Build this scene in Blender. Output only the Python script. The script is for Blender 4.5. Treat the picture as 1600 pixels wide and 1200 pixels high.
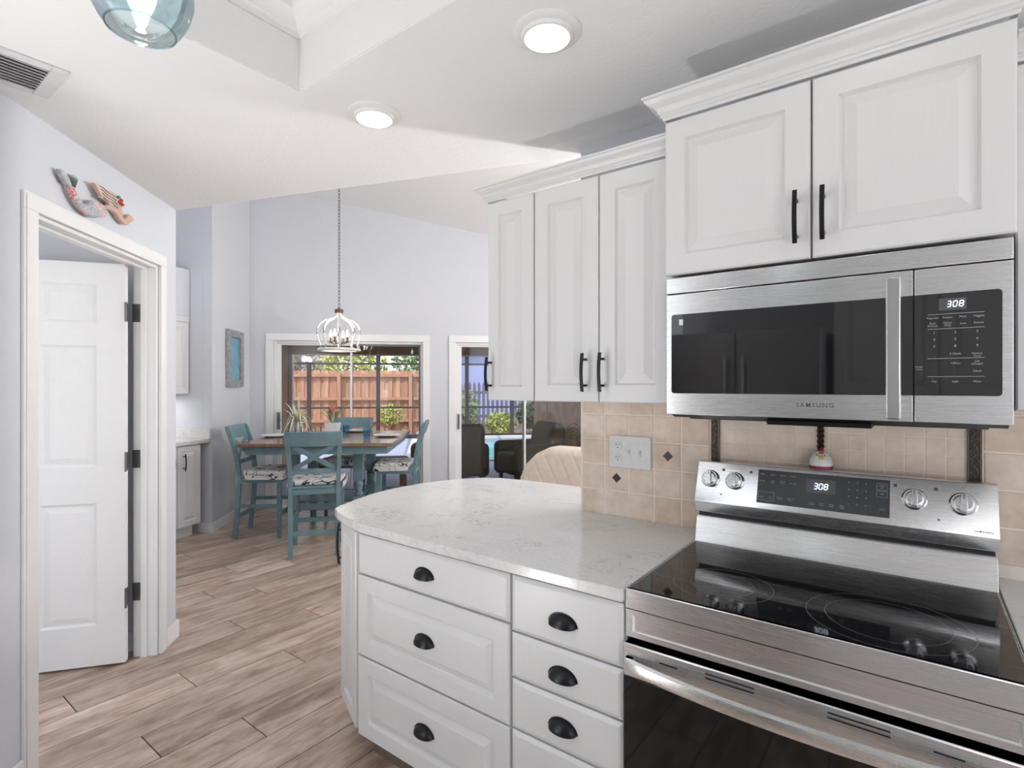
import bpy, bmesh, math, random
from mathutils import Vector, Matrix
random.seed(7)
R = math.radians
S = bpy.context.scene
for o in list(bpy.data.objects): bpy.data.objects.remove(o)
COL = S.collection

# ------------------------------------------------------------------ camera, world, sun, exposure
H = 1.434
cd = bpy.data.cameras.new('camera'); cam = bpy.data.objects.new('camera', cd); COL.objects.link(cam)
cam.location = (0, 0, H); cam.rotation_euler = (R(90), 0, R(37))
cd.sensor_fit = 'HORIZONTAL'; cd.sensor_width = 36; cd.lens = 36 * 839 / 1600
cd.shift_y = 2.3 / 1600; cd.clip_start = 0.02; cd.clip_end = 200
S.camera = cam
S.view_settings.view_transform = 'Standard'; S.view_settings.look = 'None'
S.view_settings.gamma = 1; S.view_settings.use_curve_mapping = False
S.view_settings.exposure = 0.18
W = bpy.data.worlds.new('sky'); S.world = W; W.use_nodes = True
wn = W.node_tree.nodes; wl = W.node_tree.links
bg = wn['Background']; bg.inputs[1].default_value = 1.56
tc = wn.new('ShaderNodeTexCoord'); sp = wn.new('ShaderNodeSeparateXYZ'); rp = wn.new('ShaderNodeValToRGB')
wl.new(tc.outputs['Generated'], sp.inputs[0]); wl.new(sp.outputs['Z'], rp.inputs[0]); wl.new(rp.outputs[0], bg.inputs[0])
rp.color_ramp.elements[0].position = 0.0; rp.color_ramp.elements[0].color = (.92, .92, .94, 1)
rp.color_ramp.elements[1].position = 0.6; rp.color_ramp.elements[1].color = (.62, .76, 1, 1)
sl = bpy.data.lights.new('sun', 'SUN'); sl.energy = 2.6; sl.angle = R(.6); sl.color = (1, .95, .88)
so = bpy.data.objects.new('sun', sl); COL.objects.link(so)
so.rotation_euler = Vector((-.12, .55, -.83)).to_track_quat('-Z', 'Y').to_euler()
LAMP = 0.15          # watts of each recessed lamp
PEND = 5.5         # watts of each glass pendant
LANTERN = 4.5; FLOORFILL = 190.0; PANTRYFILL = 0.6; COUNTERFILL = 27.0; UPFILL = 20.0  # all but the lantern are added, unseen fill lamps

q = 2 ** -.5
D = Vector((-q, q)); P = Vector((q, q))
C0 = Vector((-6.206, 3.156))         # corner of left dining wall and sliding-door wall
PW = Vector((-3.37, 1.29))           # free corner of the pantry wall
def tv(t, v): return C0 + P * t + D * v

# ------------------------------------------------------------------ materials
def nodes(name):
    m = bpy.data.materials.new(name); m.use_nodes = True
    return m, m.node_tree.nodes, m.node_tree.links, m.node_tree.nodes['Principled BSDF']
def tex_co(n, l, scale=(1, 1, 1), rot=(0, 0, 0), kind='Object'):
    c = n.new('ShaderNodeTexCoord'); mp = n.new('ShaderNodeMapping')
    mp.inputs['Scale'].default_value = scale; mp.inputs['Rotation'].default_value = rot
    l.new(c.outputs[kind], mp.inputs[0]); return mp.outputs[0]
def noise(n, l, vec, scale, detail=3, rough=.5, dist=0):
    t = n.new('ShaderNodeTexNoise'); l.new(vec, t.inputs['Vector'])
    t.inputs['Scale'].default_value = scale; t.inputs['Detail'].default_value = detail
    t.inputs['Roughness'].default_value = rough; t.inputs['Distortion'].default_value = dist
    return t.outputs[0]
def ramp(n, l, fac, stops):
    r = n.new('ShaderNodeValToRGB'); l.new(fac, r.inputs[0])
    e = r.color_ramp.elements
    while len(e) < len(stops): e.new(.5)
    for i, (p, c) in enumerate(stops): e[i].position = p; e[i].color = (*c, 1)
    return r.outputs[0]
def mixc(n, l, fac, a, b, mode='MIX'):
    m = n.new('ShaderNodeMix'); m.data_type = 'RGBA'; m.blend_type = mode
    if hasattr(fac, 'node'): l.new(fac, m.inputs[0])
    else: m.inputs[0].default_value = fac
    for s, v in ((6, a), (7, b)):
        if hasattr(v, 'node'): l.new(v, m.inputs[s])
        else: m.inputs[s].default_value = (*v, 1)
    return m.outputs[2]
def bump(n, l, h, strength, dist, b):
    x = n.new('ShaderNodeBump'); x.inputs['Strength'].default_value = strength; x.inputs['Distance'].default_value = dist
    l.new(h, x.inputs['Height']); l.new(x.outputs[0], b.inputs['Normal'])
def plain(name, c, rough=.5, metal=0, nscale=40, var=.04, bmp=0.0, spec=.5, coat=0):
    m, n, l, b = nodes(name)
    v = tex_co(n, l); f = noise(n, l, v, nscale, 3)
    col = ramp(n, l, f, [(.3, tuple(x * (1 - var) for x in c)), (.7, tuple(min(1, x * (1 + var)) for x in c))])
    l.new(col, b.inputs['Base Color']); b.inputs['Roughness'].default_value = rough; b.inputs['Metallic'].default_value = metal
    b.inputs['Specular IOR Level'].default_value = spec; b.inputs['Coat Weight'].default_value = coat
    if bmp: bump(n, l, f, bmp, .002, b)
    return m
def emis(name, c, s):
    m, n, l, b = nodes(name); b.inputs['Base Color'].default_value = (*c, 1)
    b.inputs['Emission Color'].default_value = (*c, 1); b.inputs['Emission Strength'].default_value = s
    v = tex_co(n, l); f = noise(n, l, v, 3); l.new(ramp(n, l, f, [(0, c), (1, c)]), b.inputs['Base Color'])
    return m
M = {}
M['wall'] = plain('lavender_wall_paint', (.625, .642, .680), .7, nscale=30, var=.01, bmp=.15)
M['white'] = plain('white_trim_paint', (.80, .80, .79), .35, var=.01)
M['ceil_smooth'] = plain('tray_ceiling_paint', (.80, .80, .79), .7, var=.01)
def m_ceiling():
    m, n, l, b = nodes('knockdown_ceiling'); v = tex_co(n, l)
    f = noise(n, l, v, 26, 5, .6, 1.2); r = ramp(n, l, f, [(.42, (0, 0, 0)), (.56, (1, 1, 1))])
    b.inputs['Base Color'].default_value = (.86, .86, .86, 1); b.inputs['Roughness'].default_value = .75
    bump(n, l, r, .14, .0035, b); return m
M['ceil'] = m_ceiling()
def m_cab():
    m, n, l, b = nodes('white_painted_oak'); v = tex_co(n, l, (60, 60, 2.2))
    f = noise(n, l, v, 3, 4, .6, .4)
    l.new(ramp(n, l, f, [(.3, (.708, .706, .698)), (.7, (.722, .72, .712))]), b.inputs['Base Color'])
    b.inputs['Roughness'].default_value = .34; bump(n, l, f, .07, .001, b); return m
M['cab'] = m_cab()
def m_steel(name, c=(.80, .805, .81), rough=.27, scale=(1.5, 300, 300)):
    m, n, l, b = nodes(name); v = tex_co(n, l, scale)
    f = noise(n, l, v, 2, 3, .6)
    l.new(ramp(n, l, f, [(.3, tuple(x * .99 for x in c)), (.7, tuple(x * 1.01 for x in c))]), b.inputs['Base Color'])
    l.new(ramp(n, l, f, [(.3, (rough * .95,) * 3), (.7, (rough * 1.05,) * 3)]), b.inputs['Roughness'])
    tg = n.new('ShaderNodeCombineXYZ'); tg.inputs[2].default_value = 1; l.new(tg.outputs[0], b.inputs['Tangent'])
    b.inputs['Metallic'].default_value = 1; b.inputs['Anisotropic'].default_value = .7
    return m
M['steel'] = m_steel('brushed_stainless')
M['steel_dark'] = m_steel('dark_stainless', (.50, .51, .52), .22)
M['chrome'] = plain('polished_metal', (.75, .75, .76), .12, 1, var=.01)
M['glass_black'] = plain('black_glass', (.006, .006, .007), .04, 0, var=.1, spec=.5)
M['oven_black'] = M['glass_black']; M['mw_glass'] = plain('microwave_glass', (.008, .008, .009), .035, 0, var=.1, spec=1.0)
M['black'] = plain('black_plastic', (.015, .015, .017), .4)
M['handle'] = plain('black_bronze', (.02, .02, .022), .3, .6)
M['line'] = plain('printed_grey', (.42, .43, .44), .5)
M['ringm'] = plain('burner_ring_print', (.16, .16, .165), .3); M['ringd'] = plain('faint_ring_print', (.03, .03, .032), .2)
M['print_dark'] = plain('printed_dark_grey', (.09, .09, .095), .5)
M['panel_grey'] = plain('dark_grey_panel', (.055, .058, .062), .25)
M['disp'] = plain('display_window_grey', (.10, .10, .11), .2)
M['digit'] = emis('cool_white_digits', (.75, .9, 1), 1.6)
def m_quartz():
    m, n, l, b = nodes('white_quartz'); v = tex_co(n, l)
    f1 = noise(n, l, v, 9, 8, .62, 1.6); f2 = noise(n, l, v, 4, 5, .6, .8); f3 = noise(n, l, v, 70, 2)
    vein = ramp(n, l, f1, [(.475, (0, 0, 0)), (.497, (1, 1, 1)), (.515, (0, 0, 0))])
    msk = ramp(n, l, f2, [(.45, (0, 0, 0)), (.62, (1, 1, 1))])
    k = mixc(n, l, 1.0, vein, msk, 'MULTIPLY')
    base = ramp(n, l, f2, [(.3, (.73, .725, .70)), (.7, (.66, .655, .635))])
    base = mixc(n, l, .12, base, ramp(n, l, f3, [(.4, (.55, .53, .5)), (.6, (.9, .9, .88))]))
    l.new(mixc(n, l, k, base, (.36, .35, .345)), b.inputs['Base Color'])
    b.inputs['Roughness'].default_value = .2; return m
M['quartz'] = m_quartz()
def m_tile(name, a, c2, d):
    m, n, l, b = nodes(name); g = n.new('ShaderNodeNewGeometry'); v = tex_co(n, l)
    f = noise(n, l, v, 14, 4, .6)
    c = ramp(n, l, g.outputs['Random Per Island'], [(0, a), (.5, c2), (1, d)])
    l.new(mixc(n, l, .45, c, ramp(n, l, f, [(.3, tuple(x * .78 for x in a)), (.7, tuple(min(1, x * 1.25) for x in d))])), b.inputs['Base Color'])
    b.inputs['Roughness'].default_value = .38; bump(n, l, f, .3, .002, b); return m
M['tile'] = m_tile('travertine_tile', (.72, .54, .40), (.78, .63, .50), (.80, .70, .60))
M['tile_small'] = m_tile('pale_mosaic_tile', (.80, .64, .51), (.84, .69, .57), (.86, .72, .61))
M['grout'] = plain('grout', (.92, .82, .72), .8)
M['bronze'] = plain('dark_bronze', (.055, .038, .028), .35, .5, nscale=90, var=.3)
def m_floor():
    m, n, l, b = nodes('wood_look_plank'); g = n.new('ShaderNodeNewGeometry')
    c = n.new('ShaderNodeTexCoord'); mp = n.new('ShaderNodeMapping'); mp.inputs['Scale'].default_value = (6.5, 1.25, 1)
    add = n.new('ShaderNodeVectorMath'); add.operation = 'ADD'; sc = n.new('ShaderNodeVectorMath'); sc.operation = 'SCALE'
    cmb = n.new('ShaderNodeCombineXYZ')
    for i in range(3): l.new(g.outputs['Random Per Island'], cmb.inputs[i])
    l.new(cmb.outputs[0], sc.inputs[0]); sc.inputs['Scale'].default_value = 40
    l.new(c.outputs['Object'], mp.inputs[0]); l.new(mp.outputs[0], add.inputs[0]); l.new(sc.outputs[0], add.inputs[1])
    f = noise(n, l, add.outputs[0], 1.6, 6, .6, .9); f2 = noise(n, l, add.outputs[0], 6, 4, .6, .3)
    grain = ramp(n, l, f, [(.28, (.30, .20, .145)), (.43, (.53, .395, .315)), (.56, (.68, .54, .45)), (.75, (.80, .68, .59))])
    tint = ramp(n, l, g.outputs['Random Per Island'], [(0, (.78, .76, .74)), (1, (1.12, 1.1, 1.1))])
    g2 = ramp(n, l, f2, [(.35, (.80, .80, .80)), (.6, (1.05, 1.05, 1.05))])
    f3 = noise(n, l, c.outputs['Object'], 7, 4, .65, .6); blot = ramp(n, l, f3, [(.36, (.84, .82, .80)), (.52, (1.0, 1.0, 1.0))])
    grain = mixc(n, l, .8, grain, blot, 'MULTIPLY')
    x = mixc(n, l, 1.0, grain, tint, 'MULTIPLY'); x = mixc(n, l, 1.0, x, g2, 'MULTIPLY')
    l.new(x, b.inputs['Base Color']); b.inputs['Roughness'].default_value = .30; b.inputs['Specular IOR Level'].default_value = .45
    bump(n, l, f2, .12, .0015, b); return m
M['floor'] = m_floor()
M['floor_grout'] = plain('dark_floor_grout', (.035, .025, .02), .8)
M['teal'] = plain('teal_chair_paint', (.150, .245, .275), .38, nscale=14, var=.12)
M['brownwood'] = plain('walnut_table_edge', (.15, .075, .035), .3, nscale=12, var=.25)
def m_tabletop():
    m, n, l, b = nodes('stained_wood_top'); v = tex_co(n, l, (14, 1.5, 1)); f = noise(n, l, v, 2, 4, .6, .5)
    l.new(ramp(n, l, f, [(.3, (.17, .09, .05)), (.7, (.27, .16, .10))]), b.inputs['Base Color'])
    b.inputs['Roughness'].default_value = .16; return m
M['tabletop'] = m_tabletop()
def m_scroll():
    m, n, l, b = nodes('scroll_print_fabric'); v = tex_co(n, l)
    vo = n.new('ShaderNodeTexVoronoi'); vo.inputs['Scale'].default_value = 6.5; l.new(v, vo.inputs['Vector'])
    ma = n.new('ShaderNodeMath'); ma.operation = 'SINE'; mu = n.new('ShaderNodeMath'); mu.operation = 'MULTIPLY'; mu.inputs[1].default_value = 30
    l.new(vo.outputs['Distance'], mu.inputs[0]); l.new(mu.outputs[0], ma.inputs[0])
    rings = ramp(n, l, ma.outputs[0], [(.35, (.14, .24, .34)), (.6, (.55, .62, .68))])
    sel = n.new('ShaderNodeSeparateColor'); l.new(vo.outputs['Color'], sel.inputs[0])
    near = ramp(n, l, vo.outputs['Distance'], [(.30, (1, 1, 1)), (.34, (0, 0, 0))])
    pick = ramp(n, l, sel.outputs[0], [(.50, (0, 0, 0)), (.52, (1, 1, 1))])
    k = mixc(n, l, 1.0, near, pick, 'MULTIPLY')
    c1 = mixc(n, l, k, (.74, .725, .70), rings)
    nz = noise(n, l, v, 5.5, 1, .3, 2.2)
    line = ramp(n, l, nz, [(.470, (0, 0, 0)), (.485, (1, 1, 1)), (.512, (1, 1, 1)), (.525, (0, 0, 0))])
    l.new(mixc(n, l, line, c1, (.02, .022, .035)), b.inputs['Base Color']); b.inputs['Roughness'].default_value = .85
    return m
M['scroll'] = m_scroll()
def m_glass(name, tint=(1, 1, 1), refl=.06, rough=.01):
    m, n, l, b = nodes(name); out = n['Material Output']
    t = n.new('ShaderNodeBsdfTransparent'); t.inputs[0].default_value = (*tint, 1)
    g = n.new('ShaderNodeBsdfGlossy'); g.inputs['Roughness'].default_value = rough
    fr = n.new('ShaderNodeLayerWeight'); fr.inputs[0].default_value = .25
    a = n.new('ShaderNodeMath'); a.operation = 'MULTIPLY_ADD'; l.new(fr.outputs['Fresnel'], a.inputs[0]); a.inputs[1].default_value = .7; a.inputs[2].default_value = refl * .3
    mx = n.new('ShaderNodeMixShader'); l.new(a.outputs[0], mx.inputs[0]); l.new(t.outputs[0], mx.inputs[1]); l.new(g.outputs[0], mx.inputs[2])
    l.new(mx.outputs[0], out.inputs[0]); return m
M['pane'] = m_glass('window_glass')
M['clear'] = m_glass('clear_tumbler_glass', (.93, .96, .98), .12)
M['blueglass'] = m_glass('blue_tumbler_glass', (.52, .78, .93), .15)
M['aqua'] = m_glass('aqua_shade_glass', (.80, .94, .97), .30, .03)
M['bulb'] = emis('lamp_glow', (1, .97, .92), 9)
M['lens'] = emis('recessed_lens_glow', (1, .98, .95), 1.6)
M['whitewash'] = plain('whitewashed_wood', (.70, .69, .67), .6, nscale=25, var=.12)
M['grey_metal'] = plain('hinge_grey_metal', (.16, .16, .165), .35, .7)
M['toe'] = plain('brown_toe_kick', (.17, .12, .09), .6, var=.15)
M['frame_grey'] = plain('slider_frame_grey', (.20, .21, .22), .4)
M['plate'] = plain('pale_plate', (.72, .73, .75), .15)
M['leaf_pale'] = plain('pale_leaf', (.66, .70, .52), .5, nscale=6, var=.25)
M['leaf'] = plain('green_leaf', (.20, .27, .10), .5, nscale=6, var=.4)
M['leaf2'] = plain('yellow_green_leaf', (.42, .46, .12), .5, nscale=6, var=.4)
M['leaf_dark'] = plain('dark_leaf', (.08, .12, .05), .5, nscale=6, var=.4)
M['pink'] = plain('pink_flower', (.60, .16, .16), .5)
M['trunk'] = plain('tree_bark', (.22, .17, .13), .9, var=.3)
M['brown_stucco'] = plain('brown_stucco', (.32, .18, .095), .8, nscale=60, var=.1)
M['tan_stucco'] = plain('tan_stucco', (.42, .26, .15), .7, nscale=6, var=.2)
M['bronze_frame'] = plain('bronze_aluminium', (.06, .048, .045), .4, .3)
M['white_frame'] = plain('pinkish_white_aluminium', (.55, .5, .48), .4)  # even pinkish white of the lanai post
def m_wood_fence():
    m, n, l, b = nodes('cedar_fence'); g = n.new('ShaderNodeNewGeometry'); v = tex_co(n, l, (8, 8, 1)); f = noise(n, l, v, 2, 4)
    c = ramp(n, l, g.outputs['Random Per Island'], [(0, (.42, .20, .11)), (1, (.72, .42, .27))])
    l.new(mixc(n, l, .4, c, ramp(n, l, f, [(.3, (.36, .17, .10)), (.7, (.72, .46, .32))])), b.inputs['Base Color'])
    b.inputs['Roughness'].default_value = .8; return m
M['cedar'] = m_wood_fence()
M['picket'] = plain('weathered_dark_pickets', (.16, .14, .19), .8, var=.2)
M['blue_siding'] = plain('periwinkle_siding', (.36, .42, .72), .7, var=.04)
M['concrete'] = plain('pool_deck_concrete', (.40, .39, .47), .8, nscale=12, var=.08)
M['dirt'] = plain('mulch_bed', (.20, .14, .10), .95, nscale=9, var=.4)
M['rock'] = plain('pinkish_rock', (.50, .38, .32), .85, nscale=9, var=.3)
def m_water():
    m, n, l, b = nodes('pool_water'); v = tex_co(n, l, (1, 1, 1)); f = noise(n, l, v, 3.5, 3, .5, 1)
    l.new(ramp(n, l, f, [(.35, (.05, .36, .44)), (.6, (.16, .58, .66)), (.75, (.45, .8, .85))]), b.inputs['Base Color'])
    b.inputs['Roughness'].default_value = .08; bump(n, l, f, .4, .02, b); return m
M['water'] = m_water()
M['coping'] = plain('pool_coping', (.62, .58, .55), .7)
M['olive'] = plain('dark_olive_upholstery', (.035, .033, .020), .75, nscale=30, var=.3)
def m_sofa():
    m, n, l, b = nodes('quilted_beige_throw'); v = tex_co(n, l, (1, 1, 1), (0, R(28), 0))
    w = n.new('ShaderNodeTexWave'); w.inputs['Scale'].default_value = 2.6; w.inputs['Distortion'].default_value = .8; l.new(v, w.inputs['Vector'])
    f = noise(n, l, v, 30, 3)
    l.new(ramp(n, l, f, [(.3, (.72, .62, .51)), (.7, (.79, .69, .58))]), b.inputs['Base Color'])
    b.inputs['Roughness'].default_value = .85
    bump(n, l, ramp(n, l, w.outputs[0], [(0, (0, 0, 0)), (.25, (1, 1, 1))]), .22, .012, b); return m
M['sofa'] = m_sofa()
M['tan_fabric'] = plain('tan_fabric', (.34, .24, .17), .8, var=.15)
M['skin'] = plain('painted_mermaid_skin', (.62, .42, .33), .6, nscale=15, var=.1)
M['mhair'] = plain('painted_blonde_hair', (.66, .50, .42), .6, nscale=25, var=.12)
M['mdark'] = plain('dark_carved_edge', (.09, .10, .11), .6)
def m_scales():
    m, n, l, b = nodes('coral_scales'); v = tex_co(n, l)
    vo = n.new('ShaderNodeTexVoronoi'); vo.inputs['Scale'].default_value = 75; vo.feature = 'DISTANCE_TO_EDGE'; l.new(v, vo.inputs['Vector'])
    f = noise(n, l, v, 9, 1)
    sc = ramp(n, l, f, [(.42, (.30, .36, .42)), (.46, (.70, .50, .42)), (.52, (.62, .13, .14))])
    l.new(mixc(n, l, ramp(n, l, vo.outputs['Distance'], [(.05, (1, 1, 1)), (.12, (0, 0, 0))]), sc, (.62, .55, .52)), b.inputs['Base Color'])
    b.inputs['Roughness'].default_value = .6; return m
M['scales'] = m_scales()
M['fin'] = plain('silver_green_fin', (.42, .46, .44), .5, nscale=30, var=.2)
M['red'] = plain('painted_red', (.50, .05, .05), .5)
M['green'] = plain('painted_green', (.05, .22, .17), .5)
M['greywood'] = plain('weathered_grey_wood', (.30, .30, .31), .7, nscale=30, var=.25)
def m_art():
    m, n, l, b = nodes('aqua_abstract_painting'); v = tex_co(n, l, (6, 6, 2)); f = noise(n, l, v, 1.6, 5, .6, 1.5)
    l.new(ramp(n, l, f, [(.3, (.05, .16, .32)), (.45, (.14, .36, .50)), (.6, (.18, .44, .46)), (.72, (.55, .68, .72))]), b.inputs['Base Color'])
    b.inputs['Roughness'].default_value = .3; return m
M['art'] = m_art()
M['maroon'] = plain('maroon_glaze', (.30, .02, .05), .2)
M['yellow'] = plain('yellow_glaze', (.75, .50, .04), .3)
M['glazewhite'] = plain('white_glaze', (.78, .77, .75), .15)
M['vent_dark'] = plain('vent_cavity', (.10, .10, .10), .8)
M['vent_white'] = plain('vent_white_metal', (.72, .72, .72), .4)
M['roof'] = plain('shingle_roof', (.22, .20, .22), .9, var=.2)
M['rust'] = plain('rust_brown_chain', (.13, .085, .065), .5, .4)

# ------------------------------------------------------------------ mesh helpers
def nb(): return bmesh.new()
def box(b, x0, x1, y0, y1, z0, z1, mat=None):
    vs = [b.verts.new(v) for v in ((x0, y0, z0), (x1, y0, z0), (x1, y1, z0), (x0, y1, z0), (x0, y0, z1), (x1, y0, z1), (x1, y1, z1), (x0, y1, z1))]
    if mat is not None:
        for v in vs: v.co = mat @ v.co
    for f in ((0, 3, 2, 1), (4, 5, 6, 7), (0, 1, 5, 4), (1, 2, 6, 5), (2, 3, 7, 6), (3, 0, 4, 7)): b.faces.new([vs[i] for i in f])
    return b
def prism(b, pts, z0, z1):
    """pts: xy list"""
    lo = [b.verts.new((x, y, z0)) for x, y in pts]; hi = [b.verts.new((x, y, z1)) for x, y in pts]
    n = len(pts)
    b.faces.new(lo[::-1]); b.faces.new(hi)
    for i in range(n): b.faces.new((lo[i], lo[(i + 1) % n], hi[(i + 1) % n], hi[i]))
    return b
def prismX(b, pts, x0, x1, mat=None):
    """profile in (y,z), extruded along x"""
    a = [b.verts.new((x0, y, z)) for y, z in pts]; c = [b.verts.new((x1, y, z)) for y, z in pts]; n = len(pts)
    b.faces.new(a); b.faces.new(c[::-1])
    for i in range(n): b.faces.new((a[i], c[i], c[(i + 1) % n], a[(i + 1) % n]))
    if mat is not None:
        for v in a + c: v.co = mat @ v.co
    return b
def prismY(b, pts, y0, y1, mat=None):
    """profile in (x,z), extruded along y"""
    a = [b.verts.new((x, y0, z)) for x, z in pts]; c = [b.verts.new((x, y1, z)) for x, z in pts]; n = len(pts)
    b.faces.new(a); b.faces.new(c[::-1])
    for i in range(n): b.faces.new((a[i], c[i], c[(i + 1) % n], a[(i + 1) % n]))
    if mat is not None:
        for v in a + c: v.co = mat @ v.co
    return b
def lathe(b, prof, n=24, mat=None, cap=True):
    rings = []
    for r, z in prof:
        rings.append([b.verts.new((r * math.cos(2 * math.pi * i / n), r * math.sin(2 * math.pi * i / n), z)) for i in range(n)])
    for a, c in zip(rings, rings[1:]):
        for i in range(n): b.faces.new((a[i], a[(i + 1) % n], c[(i + 1) % n], c[i]))
    if cap:
        b.faces.new(rings[0][::-1]); b.faces.new(rings[-1])
    if mat is not None:
        for rg in rings:
            for v in rg: v.co = mat @ v.co
    return b
def tube(b, pts, r, n=8, closed=False, flat=None):
    """sweep a circle (or r list) along pts"""
    pts = [Vector(p) for p in pts]; m = len(pts); rs = r if isinstance(r, (list, tuple)) else [r] * m
    rings = []; up = Vector((0, 0, 1))
    for i in range(m):
        if closed: d = pts[(i + 1) % m] - pts[i - 1]
        else: d = pts[min(i + 1, m - 1)] - pts[max(i - 1, 0)]
        d.normalize()
        a = d.cross(up)
        if a.length < .05: a = d.cross(Vector((0, 1, 0)))
        a.normalize(); c = a.cross(d)
        k = flat if flat else 1
        rings.append([b.verts.new(pts[i] + (a * math.cos(2 * math.pi * j / n) + c * math.sin(2 * math.pi * j / n) * k) * rs[i]) for j in range(n)])
    prs = list(zip(rings, rings[1:])) + ([(rings[-1], rings[0])] if closed else [])
    for a, c in prs:
        for j in range(n): b.faces.new((a[j], a[(j + 1) % n], c[(j + 1) % n], c[j]))
    if not closed: b.faces.new(rings[0][::-1]); b.faces.new(rings[-1])
    return b
def bar(b, p0, p1, w, h, side=None):
    """rectangular bar between two points; w across 'side', h the other way"""
    p0, p1 = Vector(p0), Vector(p1); d = (p1 - p0).normalized()
    s = Vector(side) if side else (d.cross(Vector((0, 0, 1))) if abs(d.z) < .9 else Vector((1, 0, 0)))
    s = (s - d * s.dot(d)).normalized(); u = d.cross(s)
    vs = []
    for p in (p0, p1):
        for a, c in ((-1, -1), (1, -1), (1, 1), (-1, 1)): vs.append(b.verts.new(p + s * a * w / 2 + u * c * h / 2))
    for f in ((0, 1, 2, 3), (7, 6, 5, 4), (0, 4, 5, 1), (1, 5, 6, 2), (2, 6, 7, 3), (3, 7, 4, 0)): b.faces.new([vs[i] for i in f])
    return b
def rootm(o):
    while o.parent: o = o.parent
    return Matrix.Translation(o.location) @ o.rotation_euler.to_matrix().to_4x4()
def obj(name, b, mat, parent=None, world=False, bev=0, smooth=False, seg=2, sub=0):
    me = bpy.data.meshes.new(name)
    bmesh.ops.recalc_face_normals(b, faces=b.faces)
    if world and parent: b.transform(rootm(parent).inverted())
    b.to_mesh(me); b.free()
    o = bpy.data.objects.new(name, me); COL.objects.link(o)
    for m in (mat if isinstance(mat, list) else [mat]): me.materials.append(M[m] if isinstance(m, str) else m)
    if parent: o.parent = parent
    if bev:
        md = o.modifiers.new('bevel', 'BEVEL'); md.width = bev; md.segments = seg; md.limit_method = 'ANGLE'; md.angle_limit = R(35); md.harden_normals = False
    if sub:
        md = o.modifiers.new('subd', 'SUBSURF'); md.levels = sub; md.render_levels = sub
    if smooth or bev or sub:
        for f in me.polygons: f.use_smooth = True
        if not sub:
            try:
                me.set_sharp_from_angle(angle=R(38))
            except Exception: pass
    return o
def tag(o, label, cat, group=None, kind=None):
    o['label'] = label; o['category'] = cat
    if group: o['group'] = group
    if kind: o['kind'] = kind
    return o
def thing(name, label, cat, loc=(0, 0, 0), rotz=0, group=None):
    o = bpy.data.objects.new(name, None); COL.objects.link(o); o.empty_display_size = .1
    o.location = loc; o.rotation_euler = (0, 0, rotz); tag(o, label, cat, group); return o
def struct(name, b, mat, bev=0, parent=None, smooth=False):
    o = obj(name, b, mat, parent, bev=bev, smooth=smooth)
    if not parent: o['kind'] = 'structure'
    return o
def copy_tree(o, parent=None):
    c = o.copy(); COL.objects.link(c); c.parent = parent
    for ch in [x for x in bpy.data.objects if x.parent == o]: copy_tree(ch, c)
    return c
def wallbox(b, p0, p1, th, z0, z1, side):
    """wall between 2-D points p0,p1 with thickness th towards 2-D vector side"""
    p0, p1, s = Vector(p0), Vector(p1), Vector(side).normalized() * th
    return prism(b, [tuple(p0), tuple(p1), tuple(p1 + s), tuple(p0 + s)], z0, z1)
def text(body, size, M4, mat, parent, name='lettering', ext=.0003, align='LEFT', shear=0, bold=0):
    cu = bpy.data.curves.new('txt', 'FONT'); cu.body = body; cu.size = size; cu.extrude = ext; cu.align_x = align; cu.align_y = 'CENTER'
    cu.space_character = 1.25; cu.shear = shear; cu.offset = bold; cu.resolution_u = 3
    t = bpy.data.objects.new('txt', cu); COL.objects.link(t)
    bpy.context.view_layer.update()
    me = bpy.data.meshes.new_from_object(t.evaluated_get(bpy.context.evaluated_depsgraph_get()))
    bpy.data.objects.remove(t)
    me.transform(M4)
    if parent: me.transform(rootm(parent).inverted())
    me.materials.clear(); me.materials.append(M[mat]); me.name = name
    o = bpy.data.objects.new(name, me); COL.objects.link(o); o.parent = parent
    return o
def join_text(items, mat, parent, name):
    """items: (body,size,Matrix) -> one mesh of lettering"""
    b = nb()
    for body, size, M4, *rest in items:
        cu = bpy.data.curves.new('txt', 'FONT'); cu.body = body; cu.size = size; cu.extrude = .0002; cu.align_x = 'CENTER'; cu.align_y = 'CENTER'; cu.resolution_u = 2
        t = bpy.data.objects.new('txt', cu); COL.objects.link(t); bpy.context.view_layer.update()
        me = bpy.data.meshes.new_from_object(t.evaluated_get(bpy.context.evaluated_depsgraph_get()))
        bpy.data.objects.remove(t); me.transform(M4); b.from_mesh(me); bpy.data.meshes.remove(me)
    return b
FACE = Matrix.Rotation(R(90), 4, 'X')    # text lying in xy -> standing, facing -Y
SEG = {'0': 'abcdef', '3': 'abcdg', '8': 'abcdefg'}
def digits(b, s, w, h, gap, T):
    th = h * .13; x = 0
    for ch in s:
        sk = .12
        def pt(px, pz): return (x + px + sk * pz, 0, pz)
        segs = {'a': ((0, h), (w, h)), 'd': ((0, 0), (w, 0)), 'g': ((0, h / 2), (w, h / 2)), 'f': ((0, h / 2), (0, h)), 'e': ((0, 0), (0, h / 2)), 'b': ((w, h / 2), (w, h)), 'c': ((w, 0), (w, h / 2))}
        for k in SEG[ch]:
            a, c = segs[k]; p0, p1 = Vector(pt(*a)), Vector(pt(*c)); d = (p1 - p0).normalized()
            bb = nb(); bar(bb, p0 + d * th * .5, p1 - d * th * .5, .0006, th, (0, 1, 0)); bb.transform(T)
            me = bpy.data.meshes.new('t'); bb.to_mesh(me); bb.free(); b.from_mesh(me); bpy.data.meshes.remove(me)
        x += w + gap
    return b
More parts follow.
